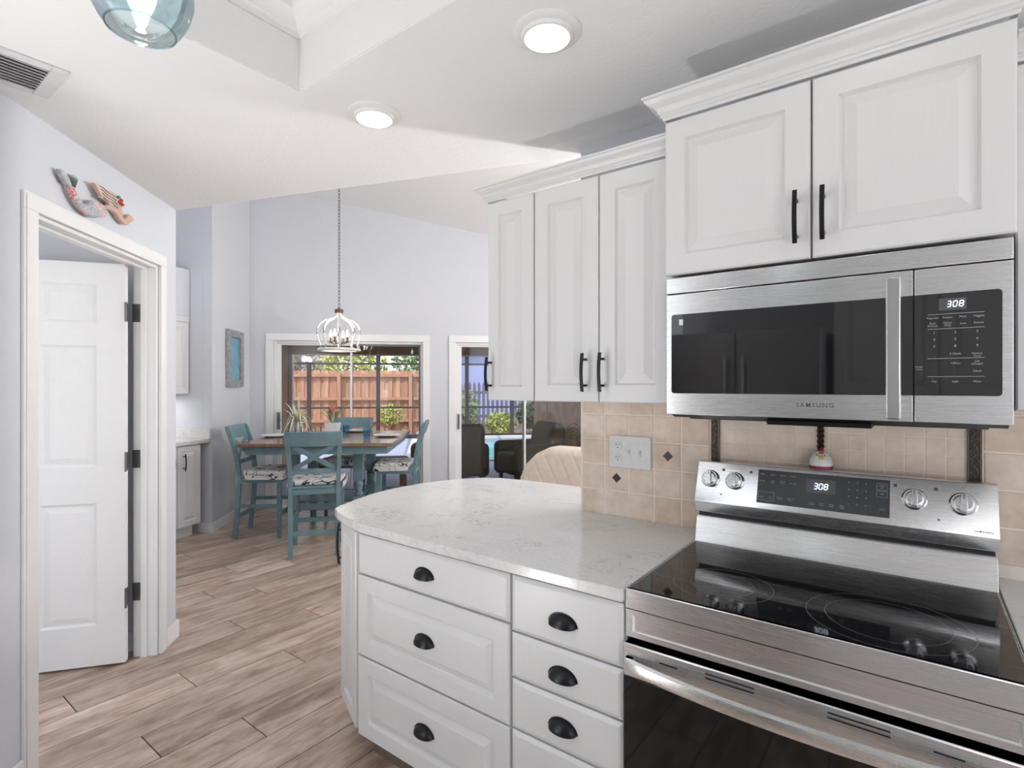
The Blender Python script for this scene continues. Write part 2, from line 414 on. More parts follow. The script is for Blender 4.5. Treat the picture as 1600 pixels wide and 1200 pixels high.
def panel(b, x0, x1, z0, z1, T, frame=.055, th=.02, raised=True):
    """cabinet door / drawer front: front face looks to local -Y at y=0, T places it"""
    if raised: rings = [(0, th), (0, .004), (.004, 0), (frame, 0), (frame + .006, .011), (frame + .012, .011), (frame + .038, .001)]
    else: rings = [(0, th), (0, .006), (.010, .0008), (.013, 0)]
    prev = None
    for ins, y in rings:
        r = [b.verts.new(T @ Vector(v)) for v in ((x0 + ins, y, z0 + ins), (x1 - ins, y, z0 + ins), (x1 - ins, y, z1 - ins), (x0 + ins, y, z1 - ins))]
        if prev is None: b.faces.new(r[::-1])
        else:
            for i in range(4): b.faces.new((prev[i], prev[(i + 1) % 4], r[(i + 1) % 4], r[i]))
        prev = r
    b.faces.new(prev); return b
I4 = Matrix.Identity(4)
def bow_handle(b, x, z0, z1, T, w=.011, off=.032):
    """arched bar pull standing off local -Y"""
    n = 12; L = z1 - z0; pts = []
    for i in range(n + 1):
        k = i / n; pts.append(T @ Vector((x, -off - .008 * math.sin(k * math.pi) + .004, z0 + L * k)))
    sd = T.to_3x3() @ Vector((1, 0, 0))
    for i in range(n): bar(b, pts[i], pts[i + 1] + (pts[i + 1] - pts[i]) * .02, w, .006, sd)
    for zz in (z0 + L * .16, z1 - L * .16):
        bar(b, T @ Vector((x, .001, zz)), T @ Vector((x, -off, zz)), .008, .008, sd)
    return b
def cup_pull(b, x, z, T, w=.088, h=.030, dep=.026):
    """half-dome bin pull"""
    n, m = 14, 7; g = []
    for i in range(n + 1):
        a = math.pi * i / n; row = []
        for j in range(m + 1):
            c = math.pi / 2 * j / m
            row.append(b.verts.new(T @ Vector((x + math.cos(a) * w / 2 * math.cos(c) , -dep * math.sin(c) ** .8, z - h * .45 + math.sin(a) * h * math.cos(c) + (-.004 * math.sin(c))))))
        g.append(row)
    for i in range(n):
        for j in range(m): b.faces.new((g[i][j], g[i + 1][j], g[i + 1][j + 1], g[i][j + 1]))
    # thin flange on the front
    fl = [T @ Vector((x + math.cos(math.pi * i / n) * (w / 2 + .004), -.0012, z - h * .45 + math.sin(math.pi * i / n) * (h + .004))) for i in range(n + 1)]
    b.faces.new([b.verts.new(p) for p in fl]); return b
CROWN = [(0, 0), (-.004, 0), (-.006, .008), (-.012, .012), (-.012, .018), (-.018, .022), (-.020, .030), (-.028, .040), (-.042, .048), (-.052, .056), (-.054, .062), (-.060, .064), (-.060, .072), (0, .072)]
def crown(b, path, prof, zb, scale=1):
    """path: 2-D pts; outward side is to the right when walking; profile y<0 outwards"""
    pts = [Vector(p) for p in path]; n = len(pts); rings = []
    for i in range(n):
        if i == 0: d = (pts[1] - pts[0]).normalized(); nr = Vector((d.y, -d.x)); k = 1
        elif i == n - 1: d = (pts[-1] - pts[-2]).normalized(); nr = Vector((d.y, -d.x)); k = 1
        else:
            d0 = (pts[i] - pts[i - 1]).normalized(); d1 = (pts[i + 1] - pts[i]).normalized()
            n0 = Vector((d0.y, -d0.x)); n1 = Vector((d1.y, -d1.x)); nr = (n0 + n1).normalized(); k = 1 / max(.3, nr.dot(n0))
        rings.append([b.verts.new((*(pts[i] + nr * (-y) * scale * k), zb + z * scale)) for y, z in prof])
    m = len(prof)
    for a, c in zip(rings, rings[1:]):
        for j in range(m): b.faces.new((a[j], a[(j + 1) % m], c[(j + 1) % m], c[j]))
    b.faces.new(rings[0]); b.faces.new(rings[-1][::-1]); return b

# ================================================================== SETTING
# ---- floor: planks 0.206 wide running along Y
def clipf(b, co, no):
    clip(b, co, no); bmesh.ops.holes_fill(b, edges=[e for e in b.edges if e.is_boundary])
def clip(b, co, no):
    geom = b.verts[:] + b.edges[:] + b.faces[:]
    bmesh.ops.bisect_plane(b, geom=geom, plane_co=co, plane_no=no, clear_outer=True)
b = nb(); pw, pl = .206, 1.22
for i in range(-30, 26):
    x0 = -1.914 + i * pw
    off = [(0.0), .41, .82][i % 3] + .77 + random.uniform(-.08, .08)
    for j in range(-3, 9):
        y0 = off + j * pl - 1.2
        g = .0024
        box(b, x0 + g, x0 + pw - g, y0 + g, y0 + pl - g, -.008, 0)
clip(b, (C0.x, C0.y, 0), (D.x, D.y, 0)); clip(b, (0, -1.02, 0), (0, -1, 0)); clip(b, (3, 0, 0), (1, 0, 0)); clip(b, (-7.2, 0, 0), (-1, 0, 0)); clip(b, (0, 8.3, 0), (0, 1, 0))
struct('floor', b, 'floor')
b = nb(); prism(b, [(-7.3, -1.1), (3.1, -1.1), (3.1, 8.4), (-.96, 8.4), tuple(C0), (-7.3, 2.06)], -.06, -.004)
struct('floor_bed', b, 'floor_grout')
# ---- kitchen flat ceiling with tray
ZC = 2.434; TX0, TX1, TY0, TY1 = -1.68, .62, -.40, 1.025
L1a, L1b = Vector((-3.37, 1.295)), Vector((-1.12, 2.07))
b = nb()
def slope_line(x): return L1a.y + (x - L1a.x) * (L1b.y - L1a.y) / (L1b.x - L1a.x)
prism(b, [(-4.6, -1.1), (TX0, -1.1), (TX0, slope_line(TX0)), tuple(L1a), (-3.45, 1.21), (-4.43, .23)], ZC, ZC + .05)
prism(b, [(TX0, TY1), (TX1, TY1), (TX1, 2.08), (-1.12, 2.08), tuple(L1b), (TX0, slope_line(TX0))], ZC, ZC + .05)
prism(b, [(TX0, -1.1), (TX1, -1.1), (TX1, TY0), (TX0, TY0)], ZC, ZC + .05)
prism(b, [(TX1, -1.1), (1.5, -1.1), (1.5, 2.08), (TX1, 2.08)], ZC, ZC + .05)
struct('ceiling', b, 'ceil')
b = nb(); t = .03; ZT = ZC + .25
for a in ((TX0 - t, TX1 + t, TY1 - .003, TY1 + t), (TX0 - t, TX1 + t, TY0 - t, TY0 + .003), (TX0 - t, TX0 + .003, TY0, TY1), (TX1 - .003, TX1 + t, TY0, TY1)): box(b, *a, ZC + .003, ZT)
struct('ceiling_tray_riser', b, 'ceil_smooth')
TRAY_OK = True
b = nb(); box(b, TX0 - t, TX1 + t, TY0 - t, TY1 + t, ZT, ZT + .03); struct('ceiling_tray', b, 'ceil')
b = nb()
CR2 = [(0, 0), (-.006, 0), (-.010, .012), (-.022, .020), (-.024, .030), (-.040, .046), (-.056, .056), (-.060, .070), (-.060, .078), (0, .078)]
crown(b, [(TX0 + .003, TY0), (TX0 + .003, TY1 - .003), (TX1, TY1 - .003), (TX1, TY0)], CR2, ZT - .078, 1)
struct('trim_9', b, 'white', smooth=True)
# ---- header above the edge of the flat ceiling, vaulted ceiling of the dining room
b = nb(); dd = (L1b - L1a).normalized(); nn = Vector((-dd.y, dd.x)); wallbox(b, L1a - nn * .001, L1b - nn * .001, .10, ZC + .051, 4.4, -nn)
struct('wall_header', b, 'wall')
def vz(t): return 3.789 - .178 * t
b = nb()
pts = [(-2.6, .2), (7.2, .2), (7.2, -7.5), (-2.6, -7.5)]
lo = [b.verts.new((*tv(t, v), vz(t))) for t, v in pts]; hi = [b.verts.new((*tv(t, v), vz(t) + .06)) for t, v in pts]
b.faces.new(lo); b.faces.new(hi[::-1])
for i in range(4): b.faces.new((lo[i], hi[i], hi[(i + 1) % 4], lo[(i + 1) % 4]))
struct('ceiling_vault', b, 'ceil')
# ---- range wall, with free end at x=-1.12
b = nb(); box(b, -1.12, 1.5, 1.965, 2.08, 0, 3.6); struct('wall_range', b, 'wall')
b = nb(); box(b, -2.0, -1.122, 1.99, 2.08, 0, .878); struct('wall_peninsula', b, 'wall')
b = nb(); box(b, -1.45, 1.5, -1.12, -1.02, 0, ZC); struct('wall_back', b, 'wall')
# ---- backsplash tiles
b = nb(); px = .1045
def tile(b, x0, x1, z0, z1, g=.0027, th=.0065):
    if x1 - x0 < .008 or z1 - z0 < .008: return
    bb = nb(); box(bb, x0 + g, x1 - g, 1.965 - th, 1.966, z0 + g, z1 - g)
    ed = [e for e in bb.edges if all(v.co.y < 1.96 for v in e.verts)]
    bmesh.ops.bevel(bb, geom=ed, offset=.002, segments=1, affect='EDGES')
    me = bpy.data.meshes.new('t'); bb.to_mesh(me); bb.free(); b.from_mesh(me); bpy.data.meshes.remove(me)
b2 = nb()
for i in range(0, 6):
    for j in range(5):
        x0 = -1.112 + i * px; x1 = min(x0 + px, -.588)
        tile(b, x0, x1, .912 + j * .1015, min(.912 + (j + 1) * .1015, 1.373))
for i in range(0, 12):
    for j in range(5):
        x0 = .146 + i * px; tile(b, x0, x0 + px, .912 + j * .1015 + (.035 if 1 else 0), min(.912 + (j + 1) * .1015 + .035, 1.373))
for i in range(14):
    for j in range(9):
        x0 = -.554 + i * .0478; tile(b2, x0, min(x0 + .0478, .110), .93 + j * .0505, .93 + (j + 1) * .0505, .0008, .006)
struct('wall_backsplash', b, 'tile')
struct('wall_backsplash_mosaic', b2, 'tile_small')
b = nb(); box(b, -1.118, 1.5, 1.9605, 1.9655, .90, 1.374); struct('wall_backsplash_grout', b, 'grout')
for i, (cx, cz) in enumerate(((-.744, 1.169), (-.954, 1.066))):
    b = nb(); prismY(b, [(cx - .019, cz), (cx, cz - .019), (cx + .019, cz), (cx, cz + .019)], 1.9565, 1.9592)
    tag(obj('tile_inlay', b, 'bronze'), ['dark brown diamond inlay in the tile right of the outlet plate', 'dark brown diamond inlay in the tile below the outlet plate'][i], 'tile inlay', kind='structure')
# ornamental border tiles
def border(x0, x1, label):
    t = thing('border_tile', label, 'border tile', ((x0 + x1) / 2, 1.96, .93))
    b = nb(); box(b, x0, x1, 1.9555, 1.9645, .93, 1.36); obj('backing', b, 'bronze', t, world=True, bev=.001)
    b = nb(); w = (x1 - x0) / 2; cx = (x0 + x1) / 2
    for s in (-1, 1): bar(b, (cx + s * (w - .0025), 1.9545, .93), (cx + s * (w - .0025), 1.9545, 1.36), .003, .003)
    k = 0; z = .95
    while z < 1.35:
        s = 1 if k % 2 else -1
        pts = [(cx + s * w * .62 * math.cos(a) * (1 - a / 9), 1.9535, z + .013 * math.sin(a) * (1 - a / 9)) for a in [i * .5 for i in range(13)]]
        tube(b, pts, .0017, 6)
        bar(b, (cx - s * w * .5, 1.9538, z + .008), (cx + s * w * .3, 1.9538, z + .026), .0025, .0025)
        z += .030; k += 1
    obj('relief', b, 'frame_bronze', t, world=True, smooth=True)
M['frame_bronze'] = plain('rubbed_bronze_relief', (.16, .125, .10), .35, .7)
border(-.586, -.556, 'narrow dark scrollwork border tile strip left of the cooking range')
border(.112, .144, 'dark scrollwork border tile strip above the right range knobs')
b = nb(); n = 90; zz = [1.17 + .2 * i / n for i in range(n + 1)]
for ph in (0, math.pi):
    tube(b, [(-.2435 + .0055 * math.cos(z * 190 + ph), 1.950 + .004 * math.sin(z * 190 + ph), z) for z in zz], .0055, 6)
tag(obj('rope_liner', b, 'bronze', smooth=True), 'twisted bronze rope strip behind the white timer', 'border tile')
# ---- pantry wall (45 degrees), opening t -1.085..-.195 along D from PW
NP = Vector((-q, -q))
def pw_(t, v): return PW + D * t + NP * v
OT0, OT1, OZ = -1.088, -.195, 2.072
b = nb()
wallbox(b, pw_(-1.95, 0), pw_(OT0, 0), .115, 0, ZC, NP); wallbox(b, pw_(OT1, 0), pw_(0, 0), .115, 0, ZC, NP); wallbox(b, pw_(OT0, 0), pw_(OT1, 0), .115, OZ, ZC, NP)
struct('wall_left', b, 'wall')
b = nb(); wallbox(b, pw_(-.13, .1151), pw_(-.13, 1.5), .13, 0, ZC, D); struct('wall_pantry_side', b, 'wall')
b = nb(); wallbox(b, pw_(-1.95, 1.5), pw_(0, 1.5), .1, 0, ZC, NP); struct('wall_pantry_back', b, 'wall')
b = nb(); wallbox(b, pw_(-.132, .116), pw_(-.132, 1.49), .012, 0, .10, -D); struct('baseboard_pantry', b, 'white', bev=.002)
b = nb(); wallbox(b, pw_(-.128, -.001), pw_(.013, -.001), .013, 0, .10, -NP)
wallbox(b, pw_(.0005, -.013), pw_(.0005, .115), .013, 0, .10, D); wallbox(b, pw_(-1.95, -.001), pw_(-1.155, -.001), .013, 0, .10, -NP)
struct('baseboard_left', b, 'white', bev=.003)
# casing and jamb
b = nb(); cw = .064
for (ta, tb, za, zb) in ((OT0 - cw, OT0, 0, OZ), (OT1, OT1 + cw, 0, OZ), (OT0 - cw, OT1 + cw, OZ, OZ + cw)):
    wallbox(b, pw_(ta, -.0005), pw_(tb, -.0005), .012, za, zb, -NP)
    if zb - za > 1: wallbox(b, pw_(ta + (.008 if ta < -1 else .0), -.012), pw_(tb - (.008 if ta > -1 else 0), -.012), .005, za, zb, -NP)
    else: wallbox(b, pw_(ta + .008, -.012), pw_(tb - .008, -.012), .005, za + .0, zb - .008, -NP)
struct('trim_1', b, 'white', bev=.003)
b = nb()
wallbox(b, pw_(OT0, .001), pw_(OT0, .1145), .016, 0, OZ, D); wallbox(b, pw_(OT1, .001), pw_(OT1, .1145), .016, 0, OZ, -D); wallbox(b, pw_(OT0 + .016, .001), pw_(OT1 - .016, .001), .1135, OZ - .016, OZ, NP)
wallbox(b, pw_(OT0 + .016, .045), pw_(OT0 + .016, .075), .011, 0, OZ - .016, D); wallbox(b, pw_(OT1 - .016, .045), pw_(OT1 - .016, .075), .011, 0, OZ - .016, -D); wallbox(b, pw_(OT0 + .016, .045), pw_(OT1 - .016, .045), .03, OZ - .028, OZ - .016, NP)
struct('trim_2', b, 'white', bev=.002)
# pantry door slab, hinged at (-3.256,1.012), six panels
hx, hy = -3.262, 1.018; ang = math.atan2(-.80, -.60)
dr = bpy.data.objects.new('door_1', None); COL.objects.link(dr); dr.location = (hx, hy, .012); dr.rotation_euler = (0, 0, ang); dr['kind'] = 'structure'
b = nb(); DW, DH = .81, 2.045
xs = [0, .125, .368, .442, .685, DW]; zs = [0, .205, .825, 1.01, 1.625, 1.74, 1.935, DH]
T1 = I4
for side in (1, -1):
    grid = [[b.verts.new((x, side * .0175, z)) for z in zs] for x in xs]
    for i in range(5):
        for j in range(7):
            qd = [grid[i][j], grid[i + 1][j], grid[i + 1][j + 1], grid[i][j + 1]]
            if i in (1, 3) and j in (1, 3, 5):
                prev = qd
                for ins, dp in ((.012, .007), (.02, .007), (.045, .002)):
                    r = [b.verts.new((v.co.x + (ins if k in (0, 3) else -ins), side * (.0175 - dp), v.co.z + (ins if k in (0, 1) else -ins))) for k, v in enumerate(qd)]
                    for k in range(4): b.faces.new((prev[k], prev[(k + 1) % 4], r[(k + 1) % 4], r[k]))
                    prev = r
                b.faces.new(prev)
            else: b.faces.new(qd)
box(b, 0, DW, -.0173, .0173, 0, .0005); 
for a in ((0, .0004, 0, DH), (DW - .0004, DW, 0, DH), (0, DW, DH - .0004, DH)): box(b, a[0], a[1], -.0173, .0173, a[2], a[3])
obj('door_panel', b, 'white', dr)
for hz in (1.80, 1.03, .33):
    b = nb(); lathe(b, [(.006, hz - .05), (.006, hz + .05)], 10, Matrix.Translation((-.004, .021, 0)))
    obj('hinge', b, 'grey_metal', dr)
    b = nb(); Tm = dr.matrix_basis.inverted() if False else None
    a0, a1 = pw_(OT1 - .0165, .075), pw_(OT1 - .0165, .118)
    wallbox(b, a0, a1, .0015, hz - .043, hz + .052, -D)
    for k in (-.028, 0, .028): lathe(b, [(.004, 0), (.003, .0012)], 8, Matrix.Translation((*( (a0 + a1) / 2 - D * .0015), hz + k)) @ Matrix.Rotation(R(-90), 4, Vector((q, q, 0))))
    b.transform((Matrix.Translation(dr.location) @ dr.rotation_euler.to_matrix().to_4x4()).inverted())
    b.transform(Matrix.Translation((0, 0, .012)))
    obj('hinge_plate', b, 'grey_metal', dr)
    b = nb(); box(b, -.0015, 0, -.016, .016, hz - .047, hz + .047); obj('hinge_plate', b, 'grey_metal', dr)
b = nb(); lathe(b, [(.025, 0), (.025, .006), (.010, .012), (.010, .035), (.026, .045), (.028, .06), (.015, .07)], 20, Matrix.Translation((DW - .06, .0175, .95)) @ Matrix.Rotation(R(-90), 4, 'X'))
obj('knob', b, 'grey_metal', dr, smooth=True)

# ---- dining room walls
A = Vector((-5.46, 2.41))
lw = (C0 - A)
_n = Vector((-.93, -.37)).normalized(); b = nb(); prism(b, [tuple(A), tuple(C0), tuple(C0 + NP * .1), tuple(A + _n * .109)], 0, 4.3); struct('wall_dining_left', b, 'wall')
un = Vector((.37, -.93)).normalized(); nn_ = Vector((-.93, -.37)).normalized(); B0 = Vector((-5.50, 2.33))
b = nb(); wallbox(b, A + nn_ * .11, A + nn_ * 1.0, .1, 0, 4.3, -un); struct('wall_niche_side', b, 'wall')
bk = B0 + nn_ * .62
b = nb(); wallbox(b, bk - un * .05, bk + un * 2.0, .1, 0, 4.3, nn_); struct('wall_niche_back', b, 'wall')
b = nb(); wallbox(b, bk + un * 2.0, bk + un * 2.0 + Vector((1.6, -.2)), .1, 0, 4.3, (0, -1)); struct('wall_niche_end', b, 'wall')
# soffit over niche upper cabinets
uf = B0 + nn_ * .20
b = nb(); wallbox(b, uf - un * .055, uf + un * 2.0, .415, 2.11, 2.57, nn_); struct('wall_niche_soffit', b, 'wall', bev=.004)
b = nb()
n2 = D
wallbox(b, A - NP * .0005 + D * 0, C0 - NP * .0005, .013, 0, .10, -NP); wallbox(b, A + un * .0005 - nn_ * .0, A + un * .0005 + nn_ * .16, .013, 0, .10, un)
struct('baseboard_dining', b, 'white', bev=.003)
# sliding door wall: openings t 0.262..2.0 and 2.385..5.2 ; top z 1.955
ZO = 1.962; S1a, S1b, S2a, S2b = .262, 1.992, 2.388, 5.20
b = nb()
wallbox(b, tv(-.2, 0), tv(S1a, 0), .15, 0, 4.3, D); wallbox(b, tv(S1b, 0), tv(S2a, 0), .15, 0, 4.3, D); wallbox(b, tv(S2b, 0), tv(7.2, 0), .15, 0, 4.3, D)
wallbox(b, tv(S1a, 0), tv(S1b, 0), .15, ZO, 4.3, D); wallbox(b, tv(S2a, 0), tv(S2b, 0), .15, ZO, 4.3, D)
struct('wall_sliding_doors', b, 'wall')
b = nb(); c = .082
for (a0, a1) in ((S1a, S1b), (S2a, S2b)):
    for (ta, tb, za, zb) in ((a0 - c, a0, 0, ZO), (a1, a1 + c, 0, ZO), (a0 - c, a1 + c, ZO, ZO + c)):
        wallbox(b, tv(ta, -.0005), tv(tb, -.0005), .016, za, zb, -D)
struct('trim_3', b, 'white', bev=.003)
b = nb(); wallbox(b, tv(S1b + c, -.0005), tv(S2a - c, -.0005), .013, 0, .1, -D); wallbox(b, tv(.0, -.0005), tv(S1a - c, -.0005), .013, 0, .1, -D); wallbox(b, tv(S2b + c, -.0005), tv(7.2, -.0005), .013, 0, .1, -D)
struct('baseboard_sliding', b, 'white', bev=.003)
def tvm(): return Matrix.Translation((C0.x, C0.y, 0)) @ Matrix.Rotation(R(45), 4, 'Z')     # local x = along wall, y = outward
TV = tvm()
def slider(idx, a0, a1, stiles, handle):
    root = bpy.data.objects.new('window_%d' % idx, None); COL.objects.link(root); root['kind'] = 'structure'
    b = nb()
    for bx in ((a0, a0 + .03, .03, .13, 0, ZO), (a1 - .03, a1, .03, .13, 0, ZO), (a0 + .03, a1 - .03, .03, .13, ZO - .03, ZO), (a0 + .03, a1 - .03, .03, .13, 0, .025)): box(b, *bx)
    b.transform(TV); obj('window_frame', b, 'white', root, bev=.002)
    for k, (s0, s1, yy, m) in enumerate(stiles):
        b = nb(); w = .045
        box(b, s0, s0 + w * (1 if k == 0 else .5), yy, yy + .03, .026, ZO - .031); box(b, s1 - w * (.5), s1, yy, yy + .03, .026, ZO - .031)
        box(b, s0 + w, s1 - w * .5, yy, yy + .03, .026, .10); box(b, s0 + w, s1 - w * .5, yy, yy + .03, ZO - .050, ZO - .031)
        b.transform(TV); fr = obj('sash', b, m, root, bev=.002)
        b = nb(); box(b, s0 + w * .4, s1 - w * .4, yy + .012, yy + .016, .095, ZO - .045); b.transform(TV); obj('pane', b, 'pane', root)
    if handle:
        b = nb(); x, z0, z1 = handle; box(b, x - .01, x + .01, .022, .047, z0, z1); box(b, x - .008, x + .008, -.01, .022, z0 + .0, z0 + .02); box(b, x - .008, x + .008, -.01, .022, z1 - .02, z1); box(b, x - .008, x + .008, -.02, -.01, z0, z1)
        b.transform(TV); obj('handle', b, 'grey_metal', root, bev=.002)
slider(1, S1a, S1b, [(S1a + .03, 1.15, .047, 'white'), (1.125, S1b - .03, .085, 'frame_grey')], (S1a + .055, .92, 1.12))
slider(2, S2a, S2b, [(S2a + .03, 3.27, .047, 'white'), (3.235, 4.2, .085, 'frame_grey'), (4.16, S2b - .03, .047, 'white')], (S2a + .04, .90, 1.08))

# ================================================================== KITCHEN FURNITURE
MX0, MX1 = -.595, .165
def cab_box(b, x0, x1, y0, y1, z0, z1): return box(b, x0, x1, y0, y1, z0, z1)
def TY(y): return Matrix.Translation((0, y, 0))
# ---- base cabinets
YF = 1.27
def base_cab(name, label, x0, x1, fronts):
    t = thing(name, label, 'cabinet', ((x0 + x1) / 2, 1.60, 0))
    b = nb(); box(b, x0, x1, YF + .021, 1.955, .11, .880); obj('body', b, 'cab', t, world=True)
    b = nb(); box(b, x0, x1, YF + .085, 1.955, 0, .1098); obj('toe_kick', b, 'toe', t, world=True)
    for (z0, z1, raised, hz) in fronts:
        b = nb(); panel(b, x0 + .003, x1 - .003, z0, z1, TY(YF), .058, .02, raised); d = obj('drawer', b, 'cab', t, world=True)
        if hz: b = nb(); cup_pull(b, (x0 + x1) / 2, hz, TY(YF)); obj('cup_pull', b, 'handle', d, world=True, smooth=True)
    return t
base_cab('drawer_cabinet', 'wide white base cabinet with three drawers and black cup pulls at the peninsula end', -1.690, -.966, [(.727, .872, False, .800), (.421, .720, True, .575), (.118, .414, True, .270)])
base_cab('drawer_cabinet', 'narrow white base cabinet with four flat drawers next to the range', -.963, MX0 - .004, [(.708, .872, False, .786), (.571, .702, False, .637), (.421, .565, False, .495), (.118, .415, False, .27)])
t = base_cab('drawer_cabinet', 'white base cabinet right of the range under the right worktop', MX1 + .008, .78, [(.708, .872, False, .786), (.118, .702, True, None)])
# angled end cabinet
t = thing('corner_cabinet', 'white angled end cabinet of the peninsula with narrow raised panel doors', 'cabinet', (-1.86, 1.7, 0))
pp = [(-1.694, 1.30), (-1.723, 1.308), (-1.948, 1.408), (-2.028, 1.600), (-2.028, 1.985), (-1.694, 1.985)]
b = nb(); prism(b, pp, .11, .880); pc = [(-1.694, 1.37), (-1.90, 1.46), (-1.96, 1.62), (-1.96, 1.98), (-1.694, 1.98)]; obj('body', b, 'cab', t, world=True); b = nb(); prism(b, pc, 0, .1098); obj('toe_kick', b, 'toe', t, world=True)
def facet(p0, p1):
    p0, p1 = Vector(p0), Vector(p1); d = (p1 - p0).normalized(); a = math.atan2(d.y, d.x)
    return Matrix.Translation((p0.x, p0.y, 0)) @ Matrix.Rotation(a, 4, 'Z'), (p1 - p0).length
# walk so that local -Y is outward: from left to right as seen from outside
T_, L_ = facet((-1.962, 1.390), (-1.718, 1.283))
b = nb(); panel(b, .004, L_ - .004, .118, .872, T_, .05, .02); obj('door', b, 'cab', t, world=True)
T_, L_ = facet((-2.048, 1.597), (-1.966, 1.400))
b = nb(); panel(b, .004, L_ - .004, .118, .872, T_, .05, .02); d = obj('door', b, 'cab', t, world=True)
b = nb(); bow_handle(b, L_ - .035, .655, .835, T_, .012, .042); obj('handle', b, 'handle', d, world=True, bev=.001)
T_, L_ = facet((-2.048, 1.985), (-2.048, 1.603))
b = nb(); panel(b, .004, L_ - .004, .118, .872, T_, .05, .02); obj('door', b, 'cab', t, world=True)
# ---- countertops
b = nb()
cp = [(MX0 - .003, 1.258), (-1.40, 1.258), (-1.66, 1.264), (-1.78, 1.292), (-1.90, 1.332), (-1.965, 1.362), (-1.992, 1.400), (-2.05, 1.54), (-2.092, 1.66), (-2.112, 1.80), (-2.108, 1.96), (-2.085, 2.08), (-2.03, 2.22), (-1.955, 2.32), (-1.86, 2.375), (-1.72, 2.40), (-1.40, 2.41), (-1.122, 2.41), (-1.122, 1.958), (MX0 - .003, 1.958)]
prism(b, cp, .8812, .914)
tag(obj('countertop', b, 'quartz', bev=.003), 'white veined quartz worktop on the peninsula, left of the range', 'countertop')
b = nb(); box(b, MX1 + .004, 1.45, 1.258, 1.958, .8812, .914)
tag(obj('countertop', b, 'quartz', bev=.003), 'white veined quartz worktop at the right edge, right of the range', 'countertop')
# ---- upper cabinets
def upper(name, label, x0, x1, z0, z1, yf, doors, yb=1.963, hsz=.13):
    t = thing(name, label, 'cabinet', ((x0 + x1) / 2, (yf + yb) / 2, z0))
    b = nb(); box(b, x0, x1, yf + .021, yb, z0 + .004, z1); obj('body', b, 'cab', t, world=True)
    for (a0, a1, hx_) in doors:
        b = nb(); panel(b, a0, a1, z0, z1 - .004, TY(yf), .058 if a1 - a0 > .23 else .052, .02); d = obj('door', b, 'cab', t, world=True)
        if hx_ is not None: b = nb(); bow_handle(b, hx_, z0 + .036, z0 + .036 + hsz, TY(yf)); obj('handle', b, 'handle', d, world=True, bev=.001)
    return t
upper('wall_cabinet', 'narrow white single door wall cabinet at the free left end of the row', -1.340, -1.122, 1.377, 2.147, 1.62, [(-1.339, -1.124, -1.322)], 1.958)
upper('wall_cabinet', 'white two door wall cabinet over the tiled backsplash left of the microwave', -1.120, MX0 - .002, 1.377, 2.147, 1.62, [(-1.119, -.858, -.903), (-.854, MX0 - .004, -.837)], 1.9585)
upper('wall_cabinet', 'white two door wall cabinet directly above the microwave', MX0 - .003, MX1 + .006, 1.760, 2.220, 1.553, [(MX0 - .004, -.217, -.248), (-.212, MX1 + .006, -.187)], hsz=.135)
upper('wall_cabinet', 'white wall cabinet at the right edge beside the microwave', MX1 + .009, .95, 1.377, 2.147, 1.62, [(MX1 + .010, .555, .5), (.56, .949, .60)], 1.9585)
b = nb(); crown(b, [(-1.342, 1.962), (-1.342, 1.619), (MX0 - .004, 1.619)][::1], CROWN, 2.126 + .002, .98) if False else None
def crown_obj(path, zb, label, sc=1.0):
    b = nb(); crown(b, path, CROWN, zb, sc)
    tag(obj('crown_molding', b, 'cab', smooth=True), label, 'molding')
crown_obj([(-1.341, 1.962), (-1.341, 1.619), (MX0 - .006, 1.619)], 2.1475, 'white crown molding along the lower wall cabinets on the left', .72)
crown_obj([(MX0 - .004, 1.962), (MX0 - .004, 1.552), (MX1 + .007, 1.552), (MX1 + .007, 1.962)], 2.2205, 'white crown molding on the raised cabinet above the microwave', .88)
crown_obj([(MX1 + .010, 1.619), (.95, 1.619), (.95, 1.962)], 2.1475, 'short piece of white crown molding at the right edge of the picture', .72)

# ---- microwave
t = thing('microwave', 'stainless over the range microwave with dark glass window showing 308', 'microwave', (-.215, 1.76, 1.345))
YM = 1.553
b = nb(); prismX(b, [(YM + .022, 1.352), (YM + .06, 1.338), (1.955, 1.338), (1.955, 1.752), (YM + .022, 1.752)], MX0 + .003, MX1 - .003); obj('body', b, 'black', t, world=True)
b = nb(); prismX(b, [(1.66, 1.3385), (1.68, 1.330), (1.93, 1.330), (1.95, 1.3385)], MX0 + .03, MX1 - .03)
prismX(b, [(YM + .045, 1.3385), (YM + .06, 1.326), (1.72, 1.326), (1.74, 1.3385)], -.33, -.09); obj('underside', b, 'black', t, world=True)
b = nb(); box(b, MX0, MX1, YM, YM + .02, 1.7045, 1.750); obj('top_grille', b, 'steel', t, world=True, bev=.0015)
XD = -.0055
b = nb(); box(b, MX0, XD - .0012, YM, YM + .02, 1.349, 1.7015); dd_ = obj('door', b, 'steel', t, world=True, bev=.0015)
b = nb(); box(b, XD + .0012, MX1, YM, YM + .02, 1.349, 1.7015); cpn = obj('control_panel', b, 'steel', t, world=True, bev=.0015)
def rrect(b, x0, x1, z0, z1, r, y0, y1, corners='abcd'):
    pts = []
    for k, (cx, cz, a) in {'a': (x0 + r, z0 + r, 180), 'b': (x1 - r, z0 + r, 270), 'c': (x1 - r, z1 - r, 0), 'd': (x0 + r, z1 - r, 90)}.items():
        if k in corners:
            for i in range(7): an = R(a + 15 * i); pts.append((cx + r * math.cos(an), cz + r * math.sin(an)))
        else: pts.append({'a': (x0, z0), 'b': (x1, z0), 'c': (x1, z1), 'd': (x0, z1)}[k])
    return prismY(b, pts, y0, y1)
b = nb(); rrect(b, -.579, XD - .0012, 1.411, 1.642, .008, YM - .0012, YM + .004, 'ad'); obj('window', b, 'mw_glass', dd_, world=True)
